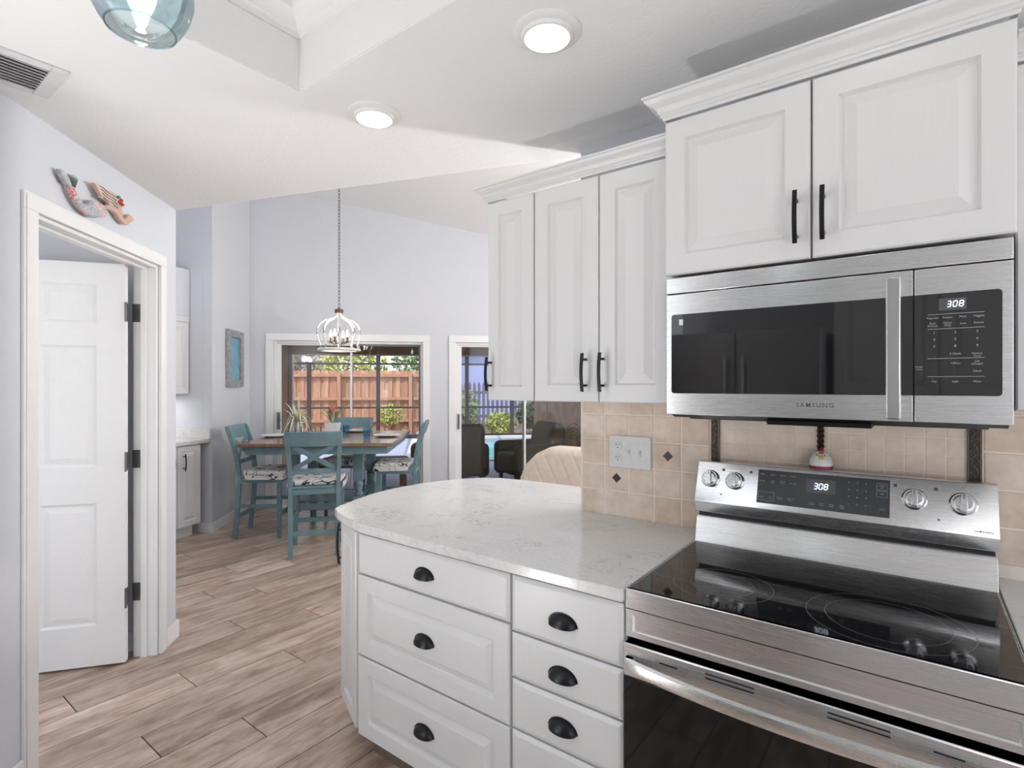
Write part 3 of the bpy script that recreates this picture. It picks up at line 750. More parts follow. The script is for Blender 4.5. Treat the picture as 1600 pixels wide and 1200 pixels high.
b = nb(); rrect(b, XD + .0012, .147, 1.411, 1.642, .008, YM - .0012, YM + .004, 'bc'); obj('keypad_glass', b, 'mw_glass', cpn, world=True)
b = nb(); box(b, -.0575, -.0290, YM - .040, YM - .030, 1.356, 1.684); box(b, -.0555, -.031, YM - .031, YM + .001, 1.36, 1.385); box(b, -.0555, -.031, YM - .031, YM + .001, 1.655, 1.680)
obj('handle', b, m_steel('handle_steel', (.62, .62, .62), .3), dd_, world=True, bev=.003)
F = lambda x, z, y=YM - .0016: Matrix.Translation((x, y, z)) @ FACE
lg = text('SAMSUNG', .0142, F(-.207, 1.3835, YM - .0003), 'print_dark', None, 'logo', align='CENTER', bold=.00008)
lg.data.transform(Matrix.Translation((-.207, 0, 0)) @ Matrix.Scale(1.12, 4, (1, 0, 0)) @ Matrix.Translation((.207, 0, 0)))
lg.data.transform(rootm(t).inverted()); lg.parent = dd_
b = nb(); box(b, .040, .088, YM - .0018, YM - .001, 1.603, 1.630); obj('display', b, M['disp'], cpn, world=True)
b = nb(); digits(b, '308', .0065, .0125, .0042, Matrix.Translation((.054, YM - .0022, 1.6105))); obj('digits', b, 'digit', cpn, world=True)
it = []
for i, w in enumerate(['Popcorn', 'Potato', 'Pizza', 'Veggies']): it.append((w, .0062, F(.029 + i * .0265, 1.5870)))
for i, w in enumerate(['Auto\nDefrost', 'Soften\n/Melt', 'Less', 'Reheat']): it.append((w, .0058, F(.029 + i * .0265, 1.572)))
for r_, row in enumerate([('1', '2', '3'), ('4', '5', '6'), ('7', '8', '9')]):
    for c_, w in enumerate(row): it.append((w, .0075, F(.032 + c_ * .037, 1.553 - r_ * .0155)))
it += [('0 Clock', .0062, F(.069, 1.505)), ('Kitchen\nTimer', .0055, F(.106, 1.502)), ('Power\nLevel', .0055, F(-.014 + .018, 1.474)), ('+30sec', .0062, F(.069, 1.484)), ('OK\n/START', .006, F(.106, 1.484)), ('Clock', .006, F(.106, 1.466)), ('Fan', .006, F(.032, 1.443)), ('Light', .006, F(.069, 1.443)), ('Menu', .006, F(.106, 1.443))]
for q_ in it: obj('key_label', join_text([q_], 'line', None, 'x'), 'line', cpn, world=True)
for z in (1.5945, 1.5615, 1.4945, 1.4535): b = nb(); box(b, .020, .118, YM - .0018, YM - .0013, z, z + .0009); obj('key_rule', b, 'line', cpn, world=True)
b = nb(); box(b, -.556, -.5445, YM - .0016, YM - .0011, 1.610, 1.627); obj('sticker', b, 'plate', dd_, world=True)

# ---- range
t = thing('range', 'stainless electric range with black glass cooktop, four knobs and clock', 'range', (-.215, 1.6, 0))
YR = 1.271
b = nb(); box(b, MX0 + .002, MX1 - .002, YR + .03, 1.94, .02, .893); obj('body', b, 'black', t, world=True)
b = nb(); fr = .006
box(b, MX0, MX1, YR, YR + .012, .866, .9165); box(b, MX0, MX0 + .005, YR + .012, 1.805, .893, .9165); box(b, MX1 - .005, MX1, YR + .012, 1.805, .893, .9165)
obj('cooktop_frame', b, 'steel', t, world=True, bev=.002)
b = nb(); box(b, MX0 + .005, MX1 - .005, YR + .012, 1.808, .905, .9145); ck = obj('cooktop', b, 'glass_black', t, world=True)
def ring(b, cx, cy, r, z, w=.0012, n=64):
    a = [b.verts.new((cx + (r - w) * math.cos(2 * math.pi * i / n), cy + (r - w) * math.sin(2 * math.pi * i / n), z)) for i in range(n)]
    c_ = [b.verts.new((cx + r * math.cos(2 * math.pi * i / n), cy + r * math.sin(2 * math.pi * i / n), z)) for i in range(n)]
    for i in range(n): b.faces.new((a[i], a[(i + 1) % n], c_[(i + 1) % n], c_[i]))
for (cx, cy, rs) in ((-.405, 1.448, (.122, .078)), (-.055, 1.445, (.155, .117)), (-.42, 1.69, (.082,)), (-.02, 1.70, (.082,)), (-.215, 1.68, (.06,))):
    b = nb()
    for r_ in rs: ring(b, cx, cy, r_, .9147)
    box(b, cx + rs[0] * .62, cx + rs[0] * .9, cy - .0006, cy + .0006, .9146, .9148)
    obj('burner_ring', b, 'ringm' if len(rs) > 1 else 'ringd', ck, world=True)
# front manifold with embossed rectangle
b = nb(); T_ = TY(YR + .004)
prev = None
for ins, y in ((0, .02), (0, 0), (.018, 0), (.022, .004), (.030, .004)):
    iz = ins * .75
    r = [b.verts.new(T_ @ Vector(v)) for v in ((MX0 + ins, y, .794 + iz), (MX1 - ins, y, .794 + iz), (MX1 - ins, y, .863 - iz), (MX0 + ins, y, .863 - iz))]
    if prev:
        for i in range(4): b.faces.new((prev[i], prev[(i + 1) % 4], r[(i + 1) % 4], r[i]))
    prev = r
b.faces.new(prev); obj('front_panel', b, 'steel', t, world=True)
# oven door
b = nb(); box(b, MX0, MX1, YR - .012, YR + .028, .700, .783)
od = obj('oven_door', b, 'steel', t, world=True, bev=.003)
b = nb(); box(b, MX0 + .0, MX1 - .0, YR - .010, YR + .028, .20, .6985); obj('oven_glass', b, 'glass_black', od, world=True, bev=.002)
for x0, x1 in ((-.50, -.455), (-.39, -.285), (-.145, -.04), (.025, .07)):
    for dz in ((0,) if x1 - x0 < .06 else (0, .010)): b = nb(); box(b, x0, x1, YR - .0125, YR - .0115, .757 + dz, .7605 + dz); obj('vent_slot', b, 'black', od, world=True)
b = nb(); n = 24; xa, xb = MX0 + .010, MX1 - .010
prof = []
for i in range(n + 1):
    k = i / n; s_ = math.sin(math.pi * k) ** .7
    prof.append((xa + (xb - xa) * k, YR - .022 - .042 * s_))
for (p0, p1) in zip(prof, prof[1:]):
    vs = []
    for (x, y) in (p0, p1):
        for dy, dz in ((-.006, -.014), (-.009, -.004), (-.006, .012), (.006, .014), (.006, -.014)): vs.append(b.verts.new((x, y + dy, .737 + dz)))
    for j in range(5): b.faces.new((vs[j], vs[(j + 1) % 5], vs[5 + (j + 1) % 5], vs[5 + j]))
bmesh.ops.remove_doubles(b, verts=b.verts, dist=.00005)
for x in (xa, xb - .02): box(b, x, x + .02, YR - .024, YR - .011, .722, .752)
obj('handle', b, 'steel', od, world=True, smooth=True)
b = nb(); box(b, MX0, MX1, YR - .005, YR + .028, .03, .19); obj('storage_drawer', b, 'steel', t, world=True, bev=.003)
# backguard: riser, black slot, sloped control panel
b = nb(); prismX(b, [(1.807, .9145), (1.812, .922), (1.828, .990), (1.834, .997), (1.86, .999), (1.86, .905), (1.807, .905)], MX0, MX1); obj('riser', b, 'steel', t, world=True, bev=.0015)
b = nb(); box(b, MX0 + .004, MX1 - .004, 1.842, 1.93, .90, 1.06); obj('slot', b, 'black', t, world=True)
pb, pt = Vector((1.815, 1.048)), Vector((1.862, 1.175))
b = nb(); prismX(b, [(1.842, 1.010), (1.826, 1.012), (pb.x, pb.y), (pt.x, pt.y), (1.880, 1.178), (1.935, 1.17), (1.935, 1.012)], MX0 - .003, MX1 + .003)
bgp = obj('control_panel', b, 'steel', t, world=True, bev=.0015)
sl_a = math.atan2(pt.x - pb.x, pt.y - pb.y); SLn = (pt - pb).length
TP = Matrix.Translation((0, pb.x, pb.y)) @ Matrix.Rotation(-sl_a, 4, 'X')     # local x = x, z = up the face, -y = outward
b = nb(); b2 = nb(); prismY(b2, [(-.405, .018), (-.060, .018), (-.060, .124), (-.405, .124)], -.0012, .002, TP); b.free()
kp = obj('touch_panel', b2, 'panel_grey', bgp, world=True)
def G(x, v, sz=0): return TP @ Matrix.Translation((x, -.0016, v)) @ FACE
b = nb(); prismY(b, [(-.268, .066), (-.192, .066), (-.192, .108), (-.268, .108)], -.0018, .0, TP); obj('display', b, 'disp', kp, world=True)
b = nb(); digits(b, '308', .0085, .0165, .0048, TP @ Matrix.Translation((-.248, -.0024, .079))); obj('digits', b, 'digit', kp, world=True)
it = []
for i, w in enumerate(['Bake', 'Broil', 'Roast', 'Warm']): it.append((w, .0062, G(-.392 + i * .029, .110)))
for i, w in enumerate(['Air Fry', 'Self\nClean', 'Bread\nProof', 'Favorite']): it.append((w, .0058, G(-.392 + i * .029, .088)))
for i, w in enumerate(['Steam', 'Clean']): it.append((w, .0058, G(-.390 + i * .024, .037)))
for i, w in enumerate(['Timer\nOn/Off', 'Cook\nTime', 'Delay\nStart', 'Oven\nLight']): it.append((w, .0055, G(-.252 + i * .026, .034)))
for i, w in enumerate(['Kitchen\nTimer', 'Options\nMenu']): it.append((w, .0055, G(-.338 + i * .028, .038)))
for r_, row in enumerate([('1', '2', '3'), ('4', '5', '6'), ('7', '8', '9'), ('<', '0', '>')]):
    for c_, w in enumerate(row): it.append((w, .0075, G(-.158 + c_ * .021, .108 - r_ * .021)))
it += [('START\nSET', .0058, G(-.078, .104)), ('OFF', .0058, G(-.078, .083)), ('Lock', .0055, G(-.078, .040))]
for q_ in it: obj('key_label', join_text([q_], 'line', None, 'x'), 'line', kp, world=True)
def frame_rect(b, x0, x1, v0, v1, w=.0007):
    for a in ((x0, x1, v0, v0 + w), (x0, x1, v1 - w, v1), (x0, x0 + w, v0, v1), (x1 - w, x1, v0, v1)): prismY(b, [(a[0], a[2]), (a[1], a[2]), (a[1], a[3]), (a[0], a[3])], -.0018, -.0012, TP)
for fr_ in ((-.091, -.066, .094, .114), (-.091, -.066, .074, .092), (-.402, -.355, .027, .054)):
    b = nb(); frame_rect(b, *fr_); obj('key_outline', b, 'line', kp, world=True)
for kx in (-.553, -.475, -.005, .098):
    kr = .026 if kx != .098 else .027
    b = nb(); TK = TP @ Matrix.Translation((kx, 0, .078)) @ Matrix.Rotation(R(90), 4, 'X')
    lathe(b, [(kr + .003, 0), (kr + .003, .004), (kr, .006), (kr - .001, .014)], 40, TK); kb = obj('knob', b, 'chrome', bgp, world=True, smooth=True)
    b = nb(); lathe(b, [(kr - .004, .012), (kr - .005, .019), (kr - .007, .021)], 40, TK)
    bb = TK @ Matrix.Translation((0, 0, .021)); box(b, -.0075, .0075, -kr + .003, kr - .003, -.002, .011, bb)
    obj('knob_grip', b, 'steel', kb, world=True, bev=.002)
    b = nb(); box(b, -.0006, .0006, kr * .30, kr * .8, .0112, .0116, bb); obj('pointer', b, 'black', kb, world=True)
for (x, v, s) in ((-.513, .112, .004), (-.428, .112, .004), (-.048, .112, .004), (.042, .112, .004), (-.514, .030, .0022), (.047, .030, .0022), (-.553, .118, .001), (-.475, .118, .001), (-.005, .118, .001), (.098, .122, .001)):
    b = nb(); prismY(b, [(x - s, v - s), (x + s, v - s), (x + s, v + s), (x - s, v + s)], -.0006, .001, TP); obj('dial_mark', b, 'print_dark', bgp, world=True)
lg = text('SAMSUNG', .007, TP @ Matrix.Translation((.137, -.0006, .012)) @ FACE, 'print_dark', None, 'logo', align='CENTER', bold=.0001)
lg.data.transform(rootm(t).inverted()); lg.parent = bgp
# ---- chicken shaped timer on the range
t = thing('kitchen_timer', 'white hen shaped kitchen timer with maroon base on top of the range', 'timer', (-.238, 1.912, 1.174))
b = nb(); lathe(b, [(.030, 0), (.033, .002), (.033, .010), (.031, .012)], 28); obj('base', b, 'maroon', t, smooth=True)
b = nb(); lathe(b, [(.0325, .012), (.032, .022), (.028, .036), (.020, .048), (.010, .055), (.003, .057)], 28); bd = obj('body', b, 'glazewhite', t, smooth=True)
b = nb(); lathe(b, [(.001, 0), (.006, .003), (.006, .010), (.001, .016)], 12, Matrix.Translation((.003, -.026, .030)))
obj('beak', b, 'yellow', t, smooth=True)
b = nb(); lathe(b, [(.001, 0), (.0065, .004), (.007, .014), (.001, .022)], 12, Matrix.Translation((.003, -.014, .046))); obj('comb', b, 'maroon', t, smooth=True)
for s in (-1, 1):
    b = nb(); lathe(b, [(.0006, 0), (.0022, .001), (.0022, .003), (.0006, .004)], 8, Matrix.Translation((.003 + s * .011, -.0245, .043))); obj('eye', b, 'black', t)
# ---- outlet and switch plate on the tiles
t = thing('switch_plate', 'white triple plate with one outlet and two toggles on the tiled backsplash', 'switch plate', (-.895, 1.958, 1.172))
b = nb(); box(b, -.983, -.808, 1.9495, 1.9575, 1.109, 1.236); obj('plate', b, 'glazewhite', t, world=True, bev=.003)
for dz in (.024, -.024):
    b = nb(); lathe(b, [(.0165, 0), (.0160, .0025), (.001, .003)], 24, Matrix.Translation((-.944, 1.9495, 1.172 + dz)) @ Matrix.Rotation(R(90), 4, 'X')); oo = obj('outlet', b, 'glazewhite', t, world=True)
    b = nb(); box(b, -.951, -.949, 1.9455, 1.9466, 1.172 + dz, 1.18 + dz); box(b, -.940, -.938, 1.9455, 1.9466, 1.173 + dz, 1.179 + dz); lathe(b, [(.0025, 0), (.0025, .001)], 10, Matrix.Translation((-.944, 1.9466, 1.165 + dz)) @ Matrix.Rotation(R(90), 4, 'X')); obj('slots', b, 'black', oo, world=True)
for x in (-.898, -.852):
    b = nb(); box(b, x - .006, x + .006, 1.9475, 1.9500, 1.160, 1.184); prismX(b, [(1.9478, 1.168), (1.939, 1.178), (1.940, 1.184), (1.9478, 1.180)], x - .004, x + .004); obj('toggle', b, 'plate', t, world=True, bev=.001)

# ---- kitchen side behind the camera (seen in the reflections)
t = thing('refrigerator', 'dark stainless french door refrigerator behind the camera, mirrored in the microwave window', 'refrigerator', (-.86, -.64, 0))
b = nb(); box(b, -1.32, -.42, -1.0, -.31, .02, 1.76); obj('body', b, 'steel_dark', t, world=True)
for (x0, x1) in ((-1.32, -.873), (-.867, -.42)):
    b = nb(); box(b, x0, x1, -.31, -.27, .70, 1.76); d = obj('door', b, 'steel_dark', t, world=True, bev=.006)
    hx_ = -.92 if x0 < -1 else -.82
    b = nb(); tube(b, [(hx_, -.215, .85), (hx_, -.215, 1.60)], .011, 12); 
    for z in (.90, 1.55): tube(b, [(hx_, -.27, z), (hx_, -.215, z)], .008, 8)
    obj('handle', b, 'chrome', d, world=True, smooth=True)
b = nb(); box(b, -1.32, -.42, -.31, -.27, .04, .69); obj('freezer_drawer', b, 'steel_dark', t, world=True, bev=.006)
t = thing('wall_cabinet', 'white wall cabinet behind the camera beside the refrigerator', 'cabinet', (0, -.8, 1.4))
b = nb(); box(b, -.40, .60, -1.0, -.66, 1.38, 2.15); obj('body', b, 'cab', t, world=True)
for x0, x1 in ((-.398, .098), (.102, .598)):
    b = nb(); panel(b, x0, x1, 1.38, 2.145, Matrix.Translation((0, -.64, 0)) @ Matrix.Translation(((x0 + x1), 0, 0)) @ Matrix.Rotation(math.pi, 4, 'Z'), .058, .02); obj('door', b, 'cab', t, world=True)
t = thing('base_cabinet', 'white base cabinet with dark pulls behind the camera', 'cabinet', (0, -.8, 0))
b = nb(); box(b, -.40, 1.45, -1.0, -.40, .1, .88); obj('body', b, 'cab', t, world=True)
b = nb(); box(b, -.41, 1.46, -1.01, -.38, .8812, .914); tag(obj('countertop', b, 'quartz', bev=.003), 'quartz worktop behind the camera, beside the refrigerator', 'countertop')

# ================================================================== CEILING FIXTURES
cans = [(-.835, 1.273), (-1.598, 1.277), (-.072, 1.273), (.69, 1.273), (-2.35, -.30), (1.2, .3)]  # first two belong to the room, the rest are added for brightness
lab = ['recessed ceiling light nearest the top edge, above the tall cabinet corner', 'recessed ceiling light farther back, below the tray corner', 'added recessed fill light above the range, out of the frame', 'added recessed fill light right of the range, out of the frame', 'added recessed fill light by the pantry, out of the frame', 'added recessed fill light at the right, out of the frame']
for i, (x, y) in enumerate(cans):
    t = thing('recessed_light', lab[i], 'ceiling light', (x, y, ZC), 0, 'recessed kitchen ceiling lights')
    b = nb(); lathe(b, [(.096, 0), (.096, -.004), (.090, -.008), (.074, -.010), (.070, -.018), (.064, -.020)][::-1], 48, cap=False); obj('trim_ring', b, 'white', t, smooth=True)
    b = nb(); lathe(b, [(.0645, -.019), (.058, -.021), (.03, -.024), (.001, -.025)], 48); obj('lens', b, 'lens', t, smooth=True)
    ld = bpy.data.lights.new('recessed_lamp', 'AREA'); ld.shape = 'DISK'; ld.size = .12; ld.energy = LAMP; ld.color = (1, .99, .985)
    lo_ = bpy.data.objects.new('lamp', ld); COL.objects.link(lo_); lo_.parent = t; lo_.location = (0, 0, -.03)
# vent
t = thing('ceiling_vent', 'white louvered air vent in the ceiling at the upper left', 'vent', (-2.277, .22, ZC))
b = nb(); x0, x1, y0, y1 = -2.400, -2.154, -.08, .52; fw = .028
for a in ((x0, x1, y1 - fw * 1.6, y1), (x0, x1, y0, y0 + fw), (x0, x0 + fw, y0 + fw, y1 - fw * 1.6), (x1 - fw, x1, y0 + fw, y1 - fw * 1.6)): box(b, *a, ZC - .012, ZC - .0005)
obj('frame', b, 'vent_white', t, world=True, bev=.003)
b = nb(); box(b, x0 + fw, x1 - fw, y0 + fw, y1 - fw * 1.6, ZC - .002, ZC - .0006); obj('backing', b, 'vent_dark', t, world=True)
for k in range(9):
    b = nb(); xx = x0 + fw + .012 + k * .0215; bar(b, (xx, y0 + fw, ZC - .009), (xx, y1 - fw * 1.6, ZC - .009), .0165, .0018, (1, 0, -.75)); obj('slat', b, 'vent_white', t, world=True)
# aqua glass pendant
def aqua_pendant(loc, label):
    t = thing('pendant_light', label, 'pendant light', loc, 0, 'aqua glass pendants')
    b = nb(); pf = [(.056, .0), (.066, .012), (.078, .035), (.086, .065), (.086, .095), (.076, .13), (.055, .16), (.028, .178), (.024, .185)]
    lathe(b, pf, 48, cap=False); obj('shade', b, 'aqua', t, smooth=True)
    b = nb(); tube(b, [(.056 * math.cos(a), .056 * math.sin(a), 0) for a in [2 * math.pi * i / 48 for i in range(48)]], .0017, 8, closed=True); obj('rim', b, 'aqua', t, smooth=True)
    b = nb(); lathe(b, [(.026, .178), (.026, .205), (.012, .215), (.004, .22), (.004, .55)], 20); obj('stem', b, 'chrome', t, smooth=True)
    b = nb(); lathe(b, [(.055, .558), (.055, .583)], 28); obj('canopy', b, 'chrome', t, bev=.003)
    b = nb(); lathe(b, [(.003, .045), (.018, .055), (.028, .08), (.026, .10), (.014, .13), (.013, .16)], 24); obj('bulb', b, 'bulb', t, smooth=True)
    ld = bpy.data.lights.new('pendant_lamp', 'POINT'); ld.energy = PEND; ld.shadow_soft_size = .028; ld.color = (1, .99, .985)
    lo_ = bpy.data.objects.new('lamp', ld); COL.objects.link(lo_); lo_.parent = t; lo_.location = (0, 0, .08)
aqua_pendant((-1.16, .385, 2.10), 'aqua blue glass globe pendant light at the top left')
aqua_pendant((-.53, .10, 2.10), 'second aqua glass pendant added as fill light in the middle of the ceiling tray, out of the frame')  # unseen copy of the pendant, added for more light
def fill_floor_lamp(x, y, label, k=1.0):  # unseen lamps added to brighten the dining and living rooms
    t = thing('fill_floor_lamp', label, 'lamp', (x, y, 0))
    b = nb(); lathe(b, [(.14, 0), (.14, .02), (.02, .035)], 28); obj('base', b, 'handle', t, smooth=True)
    b = nb(); lathe(b, [(.011, .03), (.011, 1.72)], 12); obj('pole', b, 'handle', t, smooth=True)
    b = nb(); lathe(b, [(.02, 1.72), (.10, 1.76), (.17, 1.84), (.165, 1.84), (.095, 1.77), (.02, 1.735)], 28, cap=False); obj('lamp_shade', b, 'glazewhite', t, smooth=True)
    ld = bpy.data.lights.new('floor_fill_light', 'POINT'); ld.energy = FLOORFILL * k; ld.shadow_soft_size = .08; ld.color = (1, .99, .985)
    lo_ = bpy.data.objects.new('lamp', ld); COL.objects.link(lo_); lo_.parent = t; lo_.location = (0, 0, 1.86)
fill_floor_lamp(-.2, 3.4, 'added tall fill lamp in the living room, hidden behind the kitchen wall')
fill_floor_lamp(-.2, 6.2, 'added tall fill lamp at the far side of the living room', .85)
fill_floor_lamp(-4.15, 1.0, 'added tall fill lamp opposite the niche, hidden behind the pantry', .122)
def fill_table_lamp(x, y, z, label, k=1.0):  # unseen lamps behind the camera, added as fill for the kitchen
    t = thing('fill_table_lamp', label, 'lamp', (x, y, z))
    b = nb(); lathe(b, [(.06, 0), (.06, .012), (.02, .02), (.035, .07), (.03, .14), (.010, .19), (.008, .26)], 28); obj('base', b, 'glazewhite', t, smooth=True)
    b = nb(); lathe(b, [(.15, .22), (.12, .42)], 36, cap=False); obj('lamp_shade', b, 'shade', t, smooth=True)
    ld = bpy.data.lights.new('table_fill_light', 'POINT'); ld.energy = COUNTERFILL * k; ld.shadow_soft_size = .10; ld.color = (1, .99, .985)
    lo_ = bpy.data.objects.new('lamp', ld); COL.objects.link(lo_); lo_.parent = t; lo_.location = (0, 0, .33)
m, n_, l_, b_ = nodes('linen_lamp_shade'); tr_ = n_.new('ShaderNodeBsdfTranslucent'); tr_.inputs[0].default_value = (1, .98, .95, 1)
tp_ = n_.new('ShaderNodeBsdfTransparent'); mx_ = n_.new('ShaderNodeMixShader'); mx_.inputs[0].default_value = .45
l_.new(tr_.outputs[0], mx_.inputs[1]); l_.new(tp_.outputs[0], mx_.inputs[2]); l_.new(mx_.outputs[0], n_['Material Output'].inputs[0]); M['shade'] = m
fill_table_lamp(1.2, -.70, .9145, 'added linen shaded fill lamp on the counter behind the camera, at its right')
t = thing('fill_lamp_console', 'small white console table added to hold the fill lamp, behind the camera at the left', 'table', (-1.75, -.80, 0))  # added stand for the second fill lamp
b = nb(); box(b, -.35, .35, -.18, .18, .86, .89); obj('tabletop', b, 'cab', t, bev=.004)
for sx in (-1, 1):
    for sy in (-1, 1): b = nb(); box(b, sx * .31 - .02, sx * .31 + .02, sy * .14 - .02, sy * .14 + .02, 0, .8598); obj('leg', b, 'cab', t)
fill_table_lamp(-1.75, -.80, .8905, 'added linen shaded fill lamp on the console table behind the camera', .5)
def uplight(x, y, label):  # unseen can added to light the ceiling from below
    t = thing('fill_uplight', label, 'lamp', (x, y, 0))
    b = nb(); lathe(b, [(.07, 0), (.085, .01), (.085, .20), (.078, .20), (.078, .17), (.001, .165)], 28, cap=False); obj('can', b, 'handle', t, smooth=True)
    ld = bpy.data.lights.new('uplight_fill', 'AREA'); ld.shape = 'DISK'; ld.size = .15; ld.energy = UPFILL; ld.color = (1, .99, .985)
    lo_ = bpy.data.objects.new('lamp', ld); COL.objects.link(lo_); lo_.parent = t; lo_.location = (0, 0, .19); lo_.rotation_euler = (math.pi, 0, 0)
uplight(-1.85, -.30, 'added black can fill uplight on the floor left of the refrigerator')
pc_ = pw_(-.75, .85)
t = thing('pantry_fill', 'added round white fill light on the ceiling inside the pantry', 'ceiling light', (pc_.x, pc_.y, ZC))  # unseen light added to brighten the pantry
b = nb(); lathe(b, [(.11, 0), (.11, -.02), (.09, -.05), (.001, -.06)], 32); obj('diffuser', b, 'lens', t, smooth=True)
ld = bpy.data.lights.new('pantry_fill_lamp', 'POINT'); ld.energy = PANTRYFILL; ld.shadow_soft_size = .08
lo_ = bpy.data.objects.new('lamp', ld); COL.objects.link(lo_); lo_.parent = t; lo_.location = (0, 0, -.15)
# lantern pendant over the table
tcx, tcy = -4.75, 3.293
t = thing('lantern_pendant', 'whitewashed cage lantern pendant hanging on a chain over the dining table', 'pendant light', (tcx + .03, tcy + .03, 1.785))
rb = .205
b = nb(); lathe(b, [(rb, 0), (rb + .01, .004), (rb + .01, .020), (rb, .026), (rb - .03, .026), (rb - .03, 0), (rb, 0)], 32, cap=False); obj('ring', b, 'whitewash', t, smooth=True)
for k in range(8):
    a = 2 * math.pi * k / 8 + .2; b = nb()
    pf = [(.185, .026), (.178, .06), (.198, .11), (.212, .17), (.208, .225), (.185, .275), (.14, .315), (.085, .335), (.045, .355), (.025, .385), (.022, .40)]
    tube(b, [(r_ * math.cos(a), r_ * math.sin(a), z) for r_, z in pf], .0085, 6); obj('rib', b, 'whitewash', t, smooth=True)
b = nb(); lathe(b, [(.03, .385), (.042, .392), (.042, .425), (.03, .43), (.008, .435), (.008, .45)], 20); obj('cap', b, 'rust', t, smooth=True)
b = nb(); lathe(b, [(.006, .07), (.006, .39)], 8); 
for k in range(4):
    a = math.pi / 2 * k + .5; tube(b, [(0, 0, .09), (.05 * math.cos(a), .05 * math.sin(a), .07), (.09 * math.cos(a), .09 * math.sin(a), .09)], .005, 6)
    lathe(b, [(.018, 0), (.022, .008), (.010, .012), (.010, .05), (.009, .055)], 12, Matrix.Translation((.09 * math.cos(a), .09 * math.sin(a), .09)))
obj('candle_holder', b, 'rust', t, smooth=True)
for k in range(4):
    a = math.pi / 2 * k + .5; b = nb(); lathe(b, [(.006, .145), (.013, .16), (.014, .175), (.008, .20), (.001, .22)], 14, Matrix.Translation((.09 * math.cos(a), .09 * math.sin(a), 0))); obj('candle_bulb', b, 'bulb', t, smooth=True)
b = nb(); tube(b, [(.018 * math.cos(a), 0, .465 + .018 * math.sin(a)) for a in [2 * math.pi * i / 16 for i in range(16)]], .003, 6, closed=True); obj('loop', b, 'rust', t, smooth=True)
b = nb(); z = .50; k = 0; tp = vz((Vector((tcx, tcy)) - C0).dot(P)) - 1.785 - .03
while z < tp:
    ax = (1, 0) if k % 2 else (.3, .95)
    tube(b, [(ax[0] * .0085 * math.cos(u_), ax[1] * .0085 * math.cos(u_), z + .020 * math.sin(u_)) for u_ in [2 * math.pi * i / 12 for i in range(12)]], .0026, 5, closed=True)
    z += .033; k += 1
obj('chain', b, 'rust', t, smooth=True)
b = nb(); lathe(b, [(.06, tp - .01), (.06, tp + .035)], 24); obj('canopy', b, 'rust', t)
ld = bpy.data.lights.new('lantern_lamp', 'POINT'); ld.energy = LANTERN; ld.shadow_soft_size = .05; ld.color = (1, .9, .75)
lo_ = bpy.data.objects.new('lamp', ld); COL.objects.link(lo_); lo_.parent = t; lo_.location = (0, 0, .24)

# ================================================================== WALL OBJECTS
# mermaid wall art: local x along the wall toward the free corner (D), z up ; centre over the door
def face_pts(cx, cz, pts): return [(cx + x, cz + z) for x, z in pts]
mt = thing('mermaid_wall_art', 'carved painted mermaid with coral scale tail, leaning on top of the door casing', 'wall decoration', (*pw_(-.72, -.02), OZ + cw), math.atan2(D.y, D.x) )
TM = I4; MSC = Matrix.Translation((-.035, 0, .004)) @ Matrix.Diagonal((.93, 1, .50, 1))
def mslab(name, pts, y0, y1, mat, bev=.004):
    b = nb(); prismY(b, pts, y0 * .62, y1, TM); b.transform(MSC); return obj(name, b, mat, mt, bev=bev)
# local -Y here must face the kitchen: local x = D, local y = (-q,-q) = into the wall
mermaid = {
 'tail_fin': [(-.262, .262), (-.238, .272), (-.226, .245), (-.205, .262), (-.172, .276), (-.150, .268), (-.150, .235), (-.168, .200), (-.180, .172), (-.200, .165), (-.222, .178), (-.250, .222)],
 'tail': [(-.205, .172), (-.178, .168), (-.150, .120), (-.128, .085), (-.105, .078), (-.085, .105), (-.050, .150), (-.010, .168), (.030, .160), (.058, .130), (.060, .090), (.035, .055), (.0, .040), (-.035, .012), (-.075, .004), (-.120, .020), (-.160, .060), (-.190, .115)],
 'torso': [(.030, .156), (.06, .148), (.10, .158), (.135, .150), (.160, .118), (.178, .105), (.205, .088), (.232, .098), (.262, .145), (.292, .175), (.285, .192), (.272, .196), (.268, .212), (.258, .200), (.248, .212), (.238, .196), (.225, .19), (.222, .165), (.205, .135), (.190, .150), (.178, .185), (.180, .22), (.155, .245), (.125, .235), (.110, .20), (.075, .195)],
 'head': [(.120, .225), (.150, .212), (.178, .225), (.192, .262), (.180, .295), (.150, .305), (.125, .285)]}
mslab('tail_fin', mermaid['tail_fin'], -.022, .008, 'fin'); mslab('tail', mermaid['tail'], -.030, .008, 'scales', .008)
mslab('torso', mermaid['torso'], -.022, .008, 'skin', .006); mslab('head', mermaid['head'], -.028, .008, 'skin', .008)
hair = [(-.055, .300), (-.02, .315), (.02, .305), (.06, .312), (.10, .310), (.135, .308), (.150, .295), (.140, .262), (.115, .240), (.12, .215), (.10, .195), (.055, .178), (.062, .200), (.04, .205), (-.012, .205), (.005, .225), (-.02, .250), (-.03, .275)]
hr = mslab('hair', hair, -.036, -.002, 'mhair', .006)
b = nb()
for k in range(4):
    z0 = .296 - k * .026
    tube(b, [(-.02 + k * .008 + .024 * i, -.0235, z0 - .008 * i * .5 + .006 * math.sin(i * 1.7 + k)) for i in range(6)], .0028, 5)
b.transform(MSC); obj('hair_grooves', b, 'mdark', hr, smooth=True)
